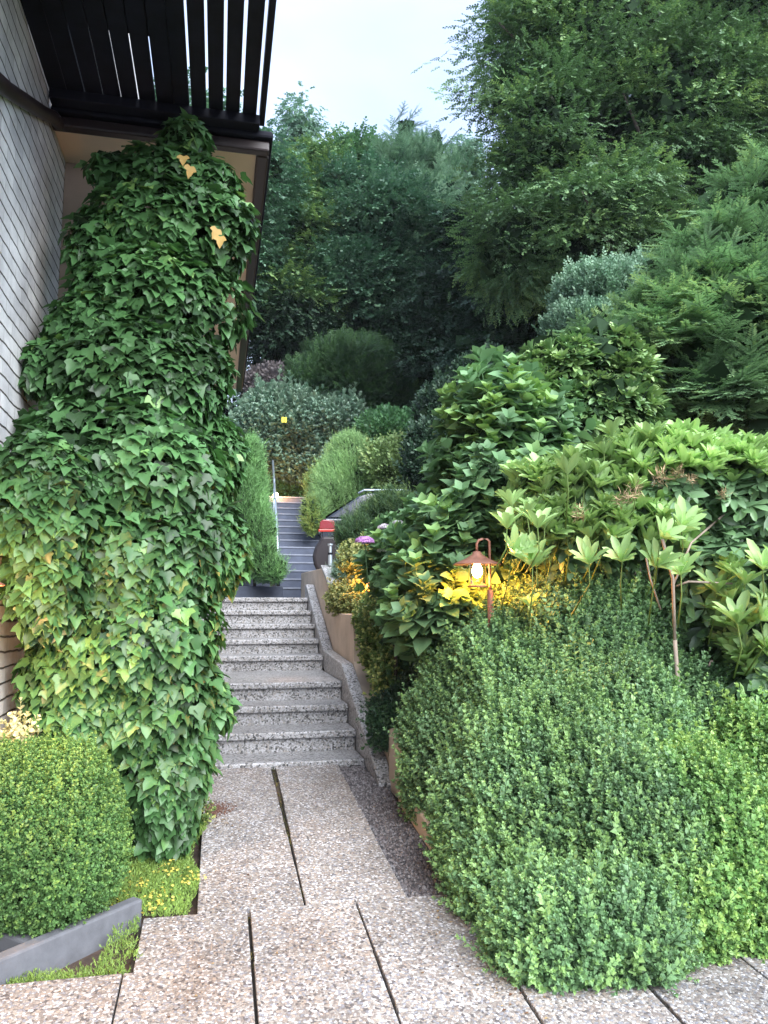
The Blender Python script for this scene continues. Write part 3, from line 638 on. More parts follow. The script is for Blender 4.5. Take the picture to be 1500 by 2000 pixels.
M_yel = LM('golden_euonymus_leaf', (.17, .21, .06), .4, (.38, .38, .14), rough=.45, trans=.2)
M_eu = LM('variegated_leaf', (.09, .16, .04), .5, (.5, .52, .18), rough=.45, trans=.2)
M_cot = LM('cotoneaster_leaf', (.022, .055, .026), .4, (.06, .12, .05), rough=.4, trans=.1)
M_sed = LM('stonecrop_leaf', (.13, .22, .035), .35, (.24, .36, .07), rough=.6, trans=.15)
M_sedf = LM('stonecrop_flower', (.5, .38, .04), .15, rough=.6, trans=.2)
M_tan = LM('dry_flower_remains', (.32, .22, .12), .4, (.45, .42, .2), rough=.8, trans=.1)

# ivy on the corner pillar
B = [blob(345, 350, 4.25, 110, 62, .16), blob(335, 440, 4.25, 145, 90, .25), blob(300, 585, 4.25, 158, 115, .28), blob(215, 640, 4.2, 110, 70, .2), blob(190, 480, 4.22, 48, 70, .12), blob(285, 745, 4.2, 165, 125, .3),
     blob(245, 920, 4.1, 200, 140, .33), blob(235, 1080, 4.1, 205, 130, .33), blob(250, 1220, 4.1, 150, 120, .3), blob(285, 1340, 4.2, 120, 110, .28),
     blob(325, 1470, 4.3, 78, 130, .22), blob(322, 1580, 4.4, 52, 70, .18), blob(80, 970, 3.75, 95, 130, .1), blob(95, 1130, 3.85, 70, 110, .12), blob(165, 1330, 4.15, 100, 110, .2), blob(362, 272, 4.2, 38, 32, .1), blob(425, 460, 4.3, 52, 78, .15), blob(420, 1060, 4.3, 62, 90, .15), blob(400, 900, 4.3, 70, 90, .15), blob(225, 335, 4.25, 42, 22, .08), blob(110, 720, 4.1, 60, 50, .1), blob(400, 1380, 4.3, 42, 50, .1)]
ivy = plant('ivy', 'dense glossy dark green ivy climbing the house corner up to the balcony', 'ivy', ground(-.2, 4.5))
p, nn = shell(B, 16500, .2, .11, 5, 21, .25, TERRf); n = len(p)
ok = p[:, 0] > WX + .03; p, nn = p[ok], nn[ok]; n = len(p)
D = -UP * .7 + nn * .5 + rv(n) * .5; N = nn * .85 + UP * .75 + rv(n) * .5
ti = np.clip(rng.uniform(0, .62, n) + wave(8, 8, 5)(p) * .16 + (rng.uniform(size=n) < .07) * .4, 0, 1)
scatter('foliage', [ivy_leaf(k) for k in range(5)], p + nn * rng.uniform(0, .03, n)[:, None], D, N, .074 * rng.uniform(.45, 1.25, n), ti, M_ivy, ivy)
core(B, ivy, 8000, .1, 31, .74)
b = MB()
for k in range(26):
    q = np.array(B)[rng.integers(len(B))]; e = q[:3] + unit(np.array([rng.normal(), -1.0, rng.normal() * .5 + .4])) * q[3:] * 1.08
    e0 = q[:3] + (e - q[:3]) * .6; b.tube([e0, (e0 + e) / 2 + UP * .02, e], [.005, .004, .002], 5)
for k in range(5):
    x = -.2 + .08 * k; b.tube([ground(x * .5 - .22, 4.55), (x - .28, 4.58, 1.3), (x * 1.4 - .3, 4.5, 2.6), (x - .4, 4.45, 4.0)], [.03, .025, .02, .008], 7)
b.build('stem', M_bark, ivy, smooth=True)
yl = [(358, 305), (372, 325), (430, 462), (424, 447)]
for x, y in yl:
    q = P(x, y, 3.95); scatter('yellow_leaf', [ivy_leaf(9)], [q], -UP + rv(1) * .5, (CAM - q) + rv(1) * .8, .062, [rng.uniform(.2, 1)], M_ivyy, ivy)

# box bushes
SPB = [sprig_up(LF2, 4, .3, k, .8, tip=.25) for k in range(4)]
shrub('box_bush', 'rounded clipped bright green box bush at the lower left', 'bush', [blob(90, 1660, 3.72, 130, 138, .34), blob(140, 1610, 3.74, 80, 130, .28), blob(10, 1630, 3.7, 100, 140, .34), blob(70, 1540, 3.8, 110, 70, .28)], 8200, SPB, .058, LM('clipped_boxwood_leaf', (.085, .19, .05), .4, (.24, .38, .1), rough=.45, trans=.2), 41, csize=.035, ncore=4000, inner=.14, lump=.035, lf=7)
BH1 = [blob(960, 1480, 4.6, 170, 200, .5), blob(905, 1555, 4.7, 105, 95, .35), blob(930, 1330, 4.7, 90, 105, .3), blob(1080, 1430, 4.2, 190, 180, .5), blob(1220, 1500, 3.9, 150, 220, .45), blob(1040, 1640, 3.7, 165, 220, .42), blob(1175, 1690, 3.5, 140, 250, .42), blob(985, 1750, 3.55, 92, 140, .3), blob(1090, 1840, 3.05, 140, 125, .24), blob(1200, 1840, 3.05, 120, 120, .24), blob(1060, 1560, 3.9, 210, 220, .5), blob(1260, 1690, 3.4, 90, 210, .36), blob(1130, 1560, 3.75, 150, 200, .4)]
SPH1 = [sprig_up(LF2, 6, .21, 30 + k, .85, tip=.3, wob=.6) for k in range(4)]
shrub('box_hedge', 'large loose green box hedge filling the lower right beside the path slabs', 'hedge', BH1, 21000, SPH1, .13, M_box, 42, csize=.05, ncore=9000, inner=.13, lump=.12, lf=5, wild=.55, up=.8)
BH2 = [blob(955, 1285, 4.33, 55, 75, .12), blob(1130, 1270, 4.35, 165, 150, .42), blob(1250, 1270, 4.4, 120, 145, .38), blob(1290, 1410, 4.1, 120, 150, .38), blob(1000, 1260, 4.6, 90, 100, .3)]
shrub('box_hedge', 'darker upper box shrub behind the hedge, just below the lantern and the pale stem', 'hedge', BH2, 7500, SPH1, .14, M_box, 43, csize=.05, ncore=5000, inner=.18, lump=.08, lf=6, wild=.4, tint=(0, .65))
BH3 = [blob(1400, 1700, 3.35, 150, 240, .38), blob(1330, 1800, 3.15, 110, 130, .26), blob(1500, 1640, 3.5, 120, 260, .4), blob(1460,1830,3.15,110,120,.28), blob(1600,1700,3.4,160,250,.4)]
shrub('box_hedge', 'yellower box shrub at the lower right corner in front of the rhododendron', 'hedge', BH3, 10000, SPH1, .125, M_boxy, 44, csize=.05, ncore=6000, inner=.15, lump=.12, lf=5, wild=.55, tint=(0, .7))

# euonymus, small golden shrub, cotoneaster along the wall
SPE = [sprig_up(elliptic(.3), 3, .36, k, .8, tip=.2) for k in range(3)]
shrub('euonymus', 'yellow green variegated shrub trailing over the beige wall', 'shrub', [blob(748, 1250, 6.5, 34, 70, .2), blob(772, 1330, 6.1, 36, 62, .2), blob(728, 1210, 6.9, 24, 38, .2)], 2600, SPE, .10, M_eu, 51, csize=.07, ncore=1500)
shrub('golden_shrub', 'small golden shrub sitting on the corner of the beige wall', 'shrub', [blob(680, 1172, 8.0, 34, 28, .25), blob(715, 1185, 7.8, 35, 30, .25)], 1500, SPE, .09, M_yel, 52, csize=.06, ncore=900)
shrub('cotoneaster', 'low dark green shrub hanging over the wall beside the lowest steps', 'shrub', [blob(775, 1392, 5.6, 42, 32, .22), blob(745, 1420, 5.5, 14, 32, .1), blob(815, 1380, 5.5, 38, 36, .2)], 2200, SPE, .08, M_cot, 53, csize=.05, ncore=1500, droop=.7)
shrub('dark_shrub', 'deep green shrub in the gap between the variegated shrub and the box hedge', 'shrub', [blob(835, 1250, 6.2, 70, 110, .4), blob(830, 1360, 5.9, 50, 70, .3)], 2600, SPE, .12, M_cot, 54, csize=.1, ncore=1500)

# hydrangea
LFH = leaf3(.4, .12, .3, .25, .55)
SPH = [sprig_up(LFH, 5, .42, 60 + k, .95, tip=.25, length=1.0) for k in range(4)]
HB = [blob(960, 850, 5.0, 80, 100, .35), blob(930, 950, 5.0, 72, 105, .4), blob(890, 1060, 5.0, 78, 95, .4), blob(835, 1140, 5.2, 55, 70, .35), blob(850, 1190, 4.9, 90, 85, .35), blob(1020, 930, 4.9, 60, 90, .3), blob(950, 1060, 4.9, 90, 120, .3), blob(1060,850,5.0,40,40,.3)]
hy = shrub('hydrangea', 'tall broad leaved hydrangea behind the lantern with pairs of heart shaped leaves', 'shrub', HB, 620, SPH, .34, M_hyd, 61, csize=.16, ncore=1800, up=.8, out_=.5, wild=.3, stems=10, inner=.25, facing='out')
HB2 = [blob(775, 1120, 6.0, 42, 50, .25), blob(805, 1070, 6.0, 35, 40, .25)]
h2 = shrub('hydrangea', 'lower hydrangea with pink and purple flower heads above the far lamp', 'shrub', HB2, 150, SPH, .3, M_hyd, 62, csize=.14, ncore=400, up=.6, out_=.5, wild=.3, stems=4)
fl = T([(-.5, -.5, 0), (.5, -.5, 0), (.5, .5, 0), (-.5, .5, 0), (0, 0, .1)], [(0, 1, 4), (1, 2, 4), (2, 3, 4), (3, 0, 4)])
for (x, y, d, s, col, lb_) in [(712, 1057, 5.7, .068, (.42, .2, .62), 'purple flower head'), (752, 1030, 5.6, .05, (.7, .4, .52), 'pink flower head'), (778, 1022, 5.6, .045, (.7, .52, .62), 'pale pink flower head'), (745, 1076, 5.8, .035, (.5, .62, .42), 'pale green flower bud head'), (765, 1117, 5.6, .035, (.45, .62, .38), 'pale green flower bud head')]:
    c = P(x, y, d); n = 170; u = rv(n); u[:, 2] = np.abs(u[:, 2]) * .8 - .1; q = c + u * np.array([1, 1, .62]) * s
    o = scatter('flower_head', [fl], q, rv(n), u + rv(n) * .2, s * .3, rng.uniform(0, 1, n), LM('flower_' + lb_.replace(' ', '_'), col, .3, rough=.6, trans=.2), h2); o['label'] = lb_
    b = MB(); b.tube([c, c - UP * .35 + np.array([.05, .1, 0])], .005, 5); b.build('stem', M_hyd, h2)

# rhododendrons
LRH = elliptic(.17, .06, .12)
WOLD = [whorl(LRH, 7, 1, 70 + k, .1, centre=False) for k in range(4)]
WNEW = [whorl(elliptic(.155, .08, .1), 8, 1, 80 + k, 1.2, .1) for k in range(4)]
RB = [blob(1130, 1000, 4.4, 130, 130, .4), blob(1290, 960, 4.3, 160, 130, .45), blob(1440, 980, 4.2, 140, 140, .45), blob(1420, 1150, 4.1, 140, 130, .4), blob(1490, 1320, 3.9, 90, 130, .35), blob(1560, 1100, 4.1, 150, 300, .5)]
rh = plant('rhododendron', 'tall rhododendron with lime green new leaf whorls at the right edge', 'shrub', ground(2.1, 4.3))
p, nn = shell(RB, 1500, .25, .12, 3, 91, .3, TERRf); n = len(p)
scatter('foliage', WOLD, p, nn * .6 + UP * .6 + rv(n) * .4, rv(n), .15 * rng.uniform(.75, 1.15, n), rng.uniform(0, .9, n), M_rho, rh)
core(RB, rh, 2200, .15, 92, .75)
RN = [blob(1230, 1030, 4.1, 170, 55, .25), blob(1050, 955, 4.25, 60, 50, .2), blob(1130, 985, 4.2, 115, 85, .3), blob(1290, 915, 4.1, 135, 65, .35), blob(1440, 925, 4.05, 110, 65, .35), blob(1060, 1020, 4.2, 60, 60, .2), blob(1480, 1210, 3.75, 70, 130, .2)]
NW = [(1195, 830), (1180, 865), (1165, 905), (1290, 850), (1330, 845), (1345, 870), (1405, 870), (1460, 885), (1495, 865), (1108, 905), (1065, 935), (1090, 890), (1000, 965), (990, 1010), (1000, 1060), (1240, 930), (1265, 900), (1140, 930), (1385, 935), (1435, 915), (1480, 905), (1220, 850), (1255, 855), (1370, 865), (1420, 860), (1120, 875), (1150, 1080), (1215, 1075), (1280, 1085), (1330, 1010), (1290, 1030), (1455, 1120), (1485, 1190), (1440, 1195), (1400, 1135), (1330, 1100), (1480, 1310), (1450, 1370), (1490, 1400), (1410, 960), (1175, 965), (1050, 1010), (1030, 990), (1490, 1090), (1310, 905), (1205, 890), (1040, 1085)]
dd = np.array([(3.95 if y < 1000 else 3.6) + rng.uniform(-.15, .2) for x, y in NW]); p = np.array([P(x, y + 22, d) for (x, y), d in zip(NW, dd)]); n = len(p)
extra = []
for k_ in range(50):
    x_ = rng.uniform(1020, 1500); y_ = (870 if x_ > 1170 else 870 + (1170 - x_) * .75) + abs(rng.normal()) * 75 + rng.uniform(0, 40)
    extra.append(P(x_, y_, rng.uniform(3.95, 4.3)))
small = np.array([y for x, y in NW]) < 1000
pq, nq = shell(RN, 620, .2, .1, 4, 95, .2, TERRf); nq_ = len(pq)
o = scatter('new_growth', WNEW, pq, UP + nq * .5 + rv(nq_) * .3, rv(nq_), .125 * rng.uniform(.75, 1.15, nq_), rng.uniform(0, .7, nq_), M_rhy, rh); o['kind'] = 'stuff'
for k_, q in enumerate(list(p) + extra):
    main_ = k_ < len(NW); big = main_ and not small[k_]
    dq = UP * (.6 if big else 1) + rv(1)[0] * .3 + (np.array([0, -.45, 0]) if big else np.array([0, -.15, 0]))
    o = scatter('leaf_whorl', [WNEW[k_ % 4]], [q], dq, rv(1), (.165 if big else .125) * rng.uniform(.8, 1.1), [rng.uniform(.0, .4)], M_rhy, rh)
    b = MB(); b.tube([q, q - UP * .12 + rv(1)[0] * .02, q - UP * .26 + rv(1)[0] * .05 + np.array([0, .12, 0])], [.003, .004, .005], 5)
    b.build('shoot', M_sed, o, smooth=True)
b = MB()
for path, r_ in ([[(1318, 1250, 3.75), (1314, 1130, 3.75), (1290, 1040, 3.8), (1275, 980, 3.95)], .009], [[(1316, 1140, 3.76), (1350, 1060, 3.85), (1420, 1000, 3.9)], .006], [[(1290, 1190, 3.85), (1270, 1130, 3.85), (1262, 1090, 3.9)], .005], [[(1430, 1140, 3.7), (1390, 1138, 3.7), (1345, 1136, 3.7), (1320, 1145, 3.75)], .006], [[(1428, 1170, 3.9), (1420, 1090, 3.9), (1428, 1030, 3.95)], .008], [[(1480,1020,4.0),(1440,1060,3.95),(1426,1110,3.92)],.006], [[(1318, 1250, 3.75), (1330, 1420, 3.8), (1350, 1600, 3.9)], .011]):
    b.tube([P(*q) for q in path], r_, 8)
b.build('stem', M_palebark, rh, smooth=True)
th_ = T([(-.02, 0, 0), (.02, 0, 0), (.025, .5, .08), (.0, 1, -.05), (-.02, .5, .08)], [(0, 1, 2, 3, 4)])
for (x, y, s) in ((1290, 935, 1), (1215, 975, 1), (1240, 960, .9), (1130, 1000, .8), (1325, 925, .8), (1415, 965, .6), (1350, 935, .7)):
    c = P(x, y, 3.75); n = 60; scatter('spent_flower', [th_], c + rv(n) * .035 * s, rv(n) + UP * .2, rv(n), .055 * s * rng.uniform(.4, 1.2, n), rng.uniform(0, 1, n), M_tan, rh)
# the taller one behind
RB2 = [blob(1110, 720, 5.7, 100, 55, .35), blob(1200, 730, 5.7, 90, 75, .35), blob(1170, 800, 5.6, 140, 70, .35), blob(1045, 765, 5.7, 55, 55, .3), blob(1180, 685, 5.7, 80, 30, .3)]
r2 = plant('rhododendron', 'narrow leaved pale topped rhododendron between the hydrangea and the fir', 'shrub', ground(2.9, 5.8))
p, nn = shell(RB2, 1500, .25, .1, 3, 93, .3, TERRf); n = len(p)
scatter('foliage', WOLD + WNEW, p, nn * .6 + UP * .8 + rv(n) * .3, rv(n), .125 * rng.uniform(.75, 1.15, n), rng.uniform(.3, 1, n), leafmat('mixed_rhododendron_leaf', [(.06, .13, .05), (.1, .2, .08), (.16, .28, .1), (.28, .42, .16)], .35, .15), r2)
core(RB2, r2, 1200, .2, 94, .8)

# fir at the right edge
SH = [needles(36, .2, k, w=.06, flat=.5) for k in range(3)]
FR = [frond(s, 11, 100 + k, droop=.12, sub=.5) for k, s in enumerate(SH)]
FB = [blob(1480, 420, 6.6, 110, 110, .6), blob(1420, 520, 6.6, 170, 110, .7), blob(1380, 600, 6.5, 150, 100, .8), blob(1440, 660, 6.4, 260, 130, .9), blob(1420, 780, 6.4, 180, 80, .8), blob(1230, 665, 6.9, 120, 35, .3), blob(1620, 600, 6.6, 250, 320, 1.0)]
fir = plant('fir_tree', 'soft green fir with layered needle branches at the right edge', 'tree', ground(5.0, 7.2))
p, nn = shell(FB, 2100, .35, .12, 2, 101, .25, TERRf); n = len(p)
h = nn * np.array([1, 1, .25]) + rv(n) * .35; D = unit(h) + UP * rng.uniform(-.15, .3, n)[:, None]
scatter('foliage', FR, p - unit(h) * .25, D, UP + rv(n) * .35 + nn * .3, .5 * rng.uniform(.6, 1.2, n), np.clip(rng.uniform(.1, .6, n) + wave(4, 8, 3)(p) * .15, 0, 1), M_fir, fir)
core(FB, fir, 2600, .3, 102, .8)
b = MB(); tx = P(1560, 600, 7.4); b.tube([ground(tx[0], tx[1]), (tx[0], tx[1], 3.5), (tx[0], tx[1], 7.4)], [.16, .11, .02], 10); b.build('trunk', M_bark, fir, smooth=True)

# trees built from boughs
def tree(name, label, cat, blobs, nb, per, tms, size, L_, W_, Th, mat, seed, droop=.15, trunk=None, trr=.2, inner=.35, lump=.12, ncore=2500, csize=.35, group=None, tint=(0, .7), back=.15, rise=0., coreshrink=.72, limbs=12, pale=None):
    B = np.array(blobs); r = np.random.default_rng(seed); cc = B[:, :3].mean(0)
    tb = trunk if trunk is not None else (cc[0], cc[1] + .3); g0 = np.array(ground(*tb)); root = plant(name, label, cat, g0, group)
    p, nn = shell(blobs, nb, inner, lump, 1.2, seed, back, TERRf); nb = len(p)
    H = unit(nn * np.array([1, 1, .15]) + rv(nb, r) * .35 * np.array([1, 1, .4]) + UP * (rise - droop)); S = unit(np.cross(H, UP)); Z = np.cross(S, H)
    k = np.repeat(np.arange(nb), per); m = len(k); a = r.uniform(-.75, .35, m) * L_; s = r.normal(size=m) * W_ * .5 * (1 - .45 * np.clip(a / L_ + .4, 0, 1)); z = r.normal(size=m) * Th
    q = p[k] - UP * size * .2 + H[k] * a[:, None] + S[k] * s[:, None] + Z[k] * z[:, None] - UP * (np.clip(a, 0, 9) ** 2 * droop / max(L_, .1))[:, None]
    D = H[k] * .7 + S[k] * (s / W_ * 1.1)[:, None] + rv(m, r) * .5 - UP * droop * .6
    bt = r.uniform(tint[0], tint[1], nb) * .8
    scatter('crown', tms, q, D, Z[k] + rv(m, r) * .35, size * r.uniform(.7, 1.25, m), np.clip(bt[k] + r.uniform(0, .35, m) + .22 * (a / L_ + .3), 0, 1), mat, root)
    if ncore: core(blobs, root, ncore, csize, seed + 1, coreshrink, 'inner_foliage')
    b = MB(); top = B[np.argmax(B[:, 2])]; te = np.array([top[0] * .5 + g0[0] * .5, top[1] * .5 + g0[1] * .5, top[2] + top[5] * .5])
    tp = [g0 - UP * .2, g0 + (te - g0) * .3 + r.uniform(-.15, .15, 3) * trr * 4, g0 + (te - g0) * .65 + r.uniform(-.15, .15, 3) * trr * 4, te]; b.tube(tp, [trr * 1.25, trr, trr * .6, trr * .12], 9)
    for i in r.choice(nb, min(limbs, nb), replace=False):
        f = np.clip((p[i][2] - g0[2]) / (te[2] - g0[2]) - .18, .08, .9); s0 = g0 + (te - g0) * f; b.tube([s0, (s0 + p[i]) / 2 + UP * .1, p[i]], [trr * .35, trr * .22, trr * .06], 6)
    b.build('trunk', pale or M_bark, root, smooth=True); return root
LFB = T([(0, 0, 0), (.3, .28, .06), (.3, .7, .04), (0, 1, -.08), (-.3, .7, .04), (-.3, .28, .06)], [(0, 1, 2, 3), (0, 3, 4, 5)])
FL = [spray_flat(LFB, 4, .24, k, fan=1.2, wob=.8, dz=.4) for k in range(4)]
CL = [spray_flat(LFB, 4, .3, 20 + k, wob=1.3, fan=1.2, dz=.7) for k in range(4)]
BE = [blob(1130, 120, 13.5, 190, 190, 2.0), blob(1060, 300, 13.0, 140, 170, 1.8), blob(1150, 460, 12.5, 230, 130, 1.8), blob(1290, 250, 13.5, 230, 240, 2.2), blob(1450, 120, 13.5, 220, 260, 2.3), blob(1200, -80, 14, 250, 200, 2.2), blob(1010, 480, 12.5, 105, 90, 1.2), blob(1420, 480, 13, 180, 160, 1.6), blob(1600, 300, 13.5, 200, 350, 2.2), blob(1080, -40, 13.8, 110, 130, 1.5), blob(1010, 175, 12.8, 95, 26, .6), blob(1000, 210, 12.8, 60, 20, .5), blob(1480,-150,14,250,160,2)]
tree('beech_tree', 'huge dark green beech with layered boughs towering at the upper right', 'tree', BE, 560, 135, FL, .22, 1.15, 1.15, .07, M_beech, 201, droop=.18, trunk=tuple(P(1330, 600, 14.5)[:2]), trr=.32, ncore=9000, csize=.3, limbs=34, coreshrink=.66)
O_ = [blob(740, 470, 20, 120, 100, 1.8), blob(700, 560, 20, 130, 100, 1.8), blob(800, 550, 20, 90, 110, 1.6), blob(690, 400, 20.5, 80, 60, 1.4), blob(790,620,20,90,60,1.4)]
tree('oak_tree', 'rounded blue green tree in the middle of the wood edge', 'tree', O_, 120, 170, CL, .3, .75, .95, .22, M_oak, 202, droop=.05, trr=.25, ncore=4500, csize=.3, limbs=14)
tree('hornbeam_tree', 'mid green layered tree just right of the balcony corner', 'tree', [blob(545, 420, 21, 70, 110, 1.6), blob(600, 500, 20.5, 80, 120, 1.6), blob(560, 600, 20, 90, 90, 1.6), blob(610, 370, 21.5, 50, 70, 1.2)], 150, 115, FL, .29, 1.2, 1.1, .08, M_beech, 203, droop=.15, trr=.2, ncore=4500, csize=.3, tint=(.2, 1))
tree('maple_tree', 'dark leafy tree seen through the pergola slats above the balcony', 'tree', [blob(450, 375, 19, 130, 130, 2), blob(370, 325, 19, 130, 105, 2), blob(530, 375, 19.5, 38, 100, 1.2), blob(300, 330, 19, 100, 150, 2), blob(400, 480, 19, 150, 180, 2)], 170, 100, CL, .3, 1.0, 1.0, .3, M_oak, 204, trr=.25, ncore=5000, csize=.35)
tree('birch_tree', 'pale feathery birch top rising behind the balcony corner', 'tree', [blob(585, 240, 28, 36, 45, 1.1), blob(590, 310, 28, 40, 60, 1.2), blob(570, 400, 28, 50, 80, 1.2)], 90, 20, CL, .4, .7, .6, .2, M_birch, 205, droop=.5, trr=.12, ncore=0, limbs=14, pale=M_palebark)
tree('birch_tree', 'faint pale birch top between the spruce tips and the beech', 'tree', [blob(905, 310, 29, 30, 42, 1.0), blob(900, 390, 29, 45, 60, 1.2)], 80, 20, CL, .4, .7, .6, .2, M_birch, 206, droop=.5, trr=.12, ncore=0, pale=M_palebark)
tree('ash_tree', 'soft light green tree top left of the spruce tips', 'tree', [blob(690, 330, 26, 50, 50, 1.5), blob(650, 370, 26, 36, 45, 1.2), blob(700, 400, 26, 80, 70, 1.6)], 150, 24, CL, .42, .8, .8, .25, M_soft, 207, rise=.2, trr=.18, ncore=2500, csize=.3)
SPT = [frond(needles(14, .22, k, w=.09), 6, 130 + k, droop=.05) for k in range(3)]
for (x, y, hw, lbl) in ((790, 330, 55, 'spiky dark spruce with the taller upright tips in the middle of the wood edge'), (850, 350, 42, 'narrower spiky spruce right of the taller spruce')):
    t0 = 24; B = [blob(x, y - 60, t0, hw * .18, 45, .3), blob(x + hw * .6, y - 15, t0, hw * .15, 38, .3), blob(x - hw * .1, y, t0, hw * .7, 60, .9), blob(x, y + 80, t0, hw * 1.15, 80, 1.5), blob(x, y + 190, t0, hw * 1.3, 110, 1.8)]
    tree('spruce_tree', lbl, 'tree', B, 150, 14, SPT, .7, .8, .7, .2, M_oak, 210 + x, droop=-.35, rise=.4, trr=.14, ncore=2500, csize=.3, tint=(.3, 1))
# dark understorey trees
for j, (bl, lbl) in enumerate([([(560, 640, 19.5, 70, 70, 1.2), (620, 660, 19.8, 80, 60, 1.2)], 'dark low tree behind the copper shrub at the left of the wood edge'),
                               ([(880, 620, 18, 100, 120, 1.6), (830, 700, 18, 90, 80, 1.3), (900, 500, 19, 70, 120, 1.5)], 'dark drooping tree between the oak and the beech'),
                               ([(1010, 620, 16, 110, 90, 1.5), (1080, 560, 16, 100, 100, 1.5), (960, 700, 16, 100, 70, 1.2)], 'deep shaded tree under the lowest beech boughs'),
                               ([(720, 700, 21, 120, 60, 1.5), (650, 600, 22, 120, 100, 1.5), (760, 660, 22, 120, 100, 1.5)], 'dark tree filling the shade beneath the blue green tree')]):
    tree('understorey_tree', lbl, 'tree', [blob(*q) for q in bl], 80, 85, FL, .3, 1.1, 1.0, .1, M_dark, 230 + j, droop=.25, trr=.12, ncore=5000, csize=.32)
# far wood
rw_ = np.random.default_rng(6); FBs = [blob(x, 620 + 60 * math.sin(x * .02), 34, 130, 280, 2.5) for x in range(-300, 2300, 110)]
p, nn = shell(FBs, 34000, .2, .1, .6, 300, .1, TERRf); n = len(p)
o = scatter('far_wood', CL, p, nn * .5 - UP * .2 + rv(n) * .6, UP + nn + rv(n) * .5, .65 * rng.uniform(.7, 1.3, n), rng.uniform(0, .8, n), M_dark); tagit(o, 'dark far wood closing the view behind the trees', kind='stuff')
b = MB()
for k in range(70):
    x = rw_.uniform(-16, 34); y = rw_.uniform(27, 34); g0 = ground(x, y); b.tube([g0, (x + rw_.uniform(-.4, .4), y, g0[2] + 5), (x + rw_.uniform(-.6, .6), y, g0[2] + 11)], [.16, .12, .05], 6)
o = b.build('far_trunks', M_bark, None, smooth=True); tagit(o, 'thin dark trunks standing in the far wood', kind='stuff')

# mid-distance shrubs
WS = [wisp(9, 150 + k) for k in range(4)]
shrub('yew', 'dark green yew mound under the trees', 'shrub', [blob(690, 740, 18.5, 105, 75, 1.3), blob(620, 760, 18.5, 60, 50, .9), blob(770, 770, 18.5, 50, 60, .9)], 4200, [frond(needles(12, .25, k, w=.09), 5, 160 + k) for k in range(3)], .5, M_jun, 301, csize=.3, ncore=1500, tint=(.3, 1), stems=2)
LW = [sprig_up(leaf2(.3), 3, .5, 170 + k, .6, tip=.3) for k in range(3)]
shrub('cherry_laurel', 'broad grey green laurel hedge at the head of the long stairs', 'hedge', [blob(590, 850, 18.0, 100, 85, 1.0), blob(520, 850, 17.8, 60, 90, .9), blob(655, 840, 17.8, 60, 60, .9), blob(600,910,18,90,50,.8)], 5200, LW, .28, M_laurel, 302, csize=.3, ncore=1800, up=.9, out_=.6, wild=.3, stems=2)
shrub('smoke_bush', 'dusky brown pink shrub behind the laurel hedge', 'shrub', [blob(540, 765, 19, 55, 38, .8), blob(590, 775, 19, 30, 28, .6)], 1500, CL, .3, M_copper, 303, csize=.3, ncore=500, stems=2)
shrub('viburnum', 'light green shrub with open shoots between yew and laurel', 'shrub', [blob(650, 790, 18.2, 45, 35, .6), blob(690, 800, 18.2, 28, 22, .5)], 1100, CL, .3, M_soft, 304, csize=.25, ncore=400, tint=(.3, 1), stems=2)
shrub('philadelphus', 'pale grey green loose shrub right of the laurel hedge', 'shrub', [blob(770, 850, 16.5, 65, 42, .8), blob(815, 850, 16.3, 35, 35, .6), blob(735, 850, 16.5, 30, 35, .5)], 2400, CL, .3, M_soft, 305, csize=.25, ncore=900, tint=(.4, 1), stems=2)
shrub('golden_privet', 'yellow green shrub behind the roof of the car', 'shrub', [blob(775, 915, 14, 60, 55, .7), blob(820, 900, 14, 40, 50, .6)], 2400, CL, .22, LM('golden_green_leaf', (.12, .2, .06), .35, (.24, .32, .12), rough=.5, trans=.2), 306, csize=.2, ncore=900, stems=2)
shrub('low_hedge', 'low bright green hedge across the top of the long stairs', 'hedge', [blob(560, 957, 18.0, 60, 20, .4), blob(610, 960, 18.0, 60, 20, .4)], 1600, CL, .2, M_soft, 307, csize=.15, ncore=700, tint=(.3, 1), stems=0)
# thuja column/dome and hedge
TB = [blob(680, 890, 15.2, 42, 46, .7), blob(680, 930, 15.1, 58, 60, .8), blob(665, 950, 15.1, 55, 75, .8), blob(690, 940, 15.0, 56, 80, .8), blob(695, 985, 15.0, 66, 60, .9), blob(645, 975, 15.0, 38, 60, .8), blob(625, 1000, 14.6, 22, 40, .5)]
shrub('thuja', 'bright green clipped thuja dome right of the long stairs', 'shrub', TB, 9000, WS, .17, LM('bright_thuja_leaf', (.2, .36, .12), .25, (.34, .52, .18), rough=.6, trans=.15), 310, csize=.12, ncore=3500, inner=.1, lump=.04, wild=.3, stems=1)
shrub('golden_cypress', 'yellowish fringe shrub spilling over the right edge of the long stairs', 'shrub', [blob(617, 950, 15.6, 22, 40, .35), blob(608, 1005, 14.4, 20, 38, .3)], 1500, WS, .2, M_thujay, 311, csize=.12, ncore=600, stems=1)
shrub('juniper_hedge', 'bright green feathery conifer left of the long stairs by the handrail', 'hedge', [blob(493, 960, 12.5, 30, 80, .4), blob(505, 1050, 12.2, 34, 70, .4), blob(490, 900, 12.6, 22, 50, .4), blob(535, 1112, 11.8, 22, 26, .25), blob(470,1000,12.4,45,110,.6), blob(512,1090,12.0,30,45,.3)], 7000, WS, .16, M_thuja, 312, csize=.12, ncore=2600, inner=.15, lump=.06, wild=.4, stems=1, tint=(0, .6))
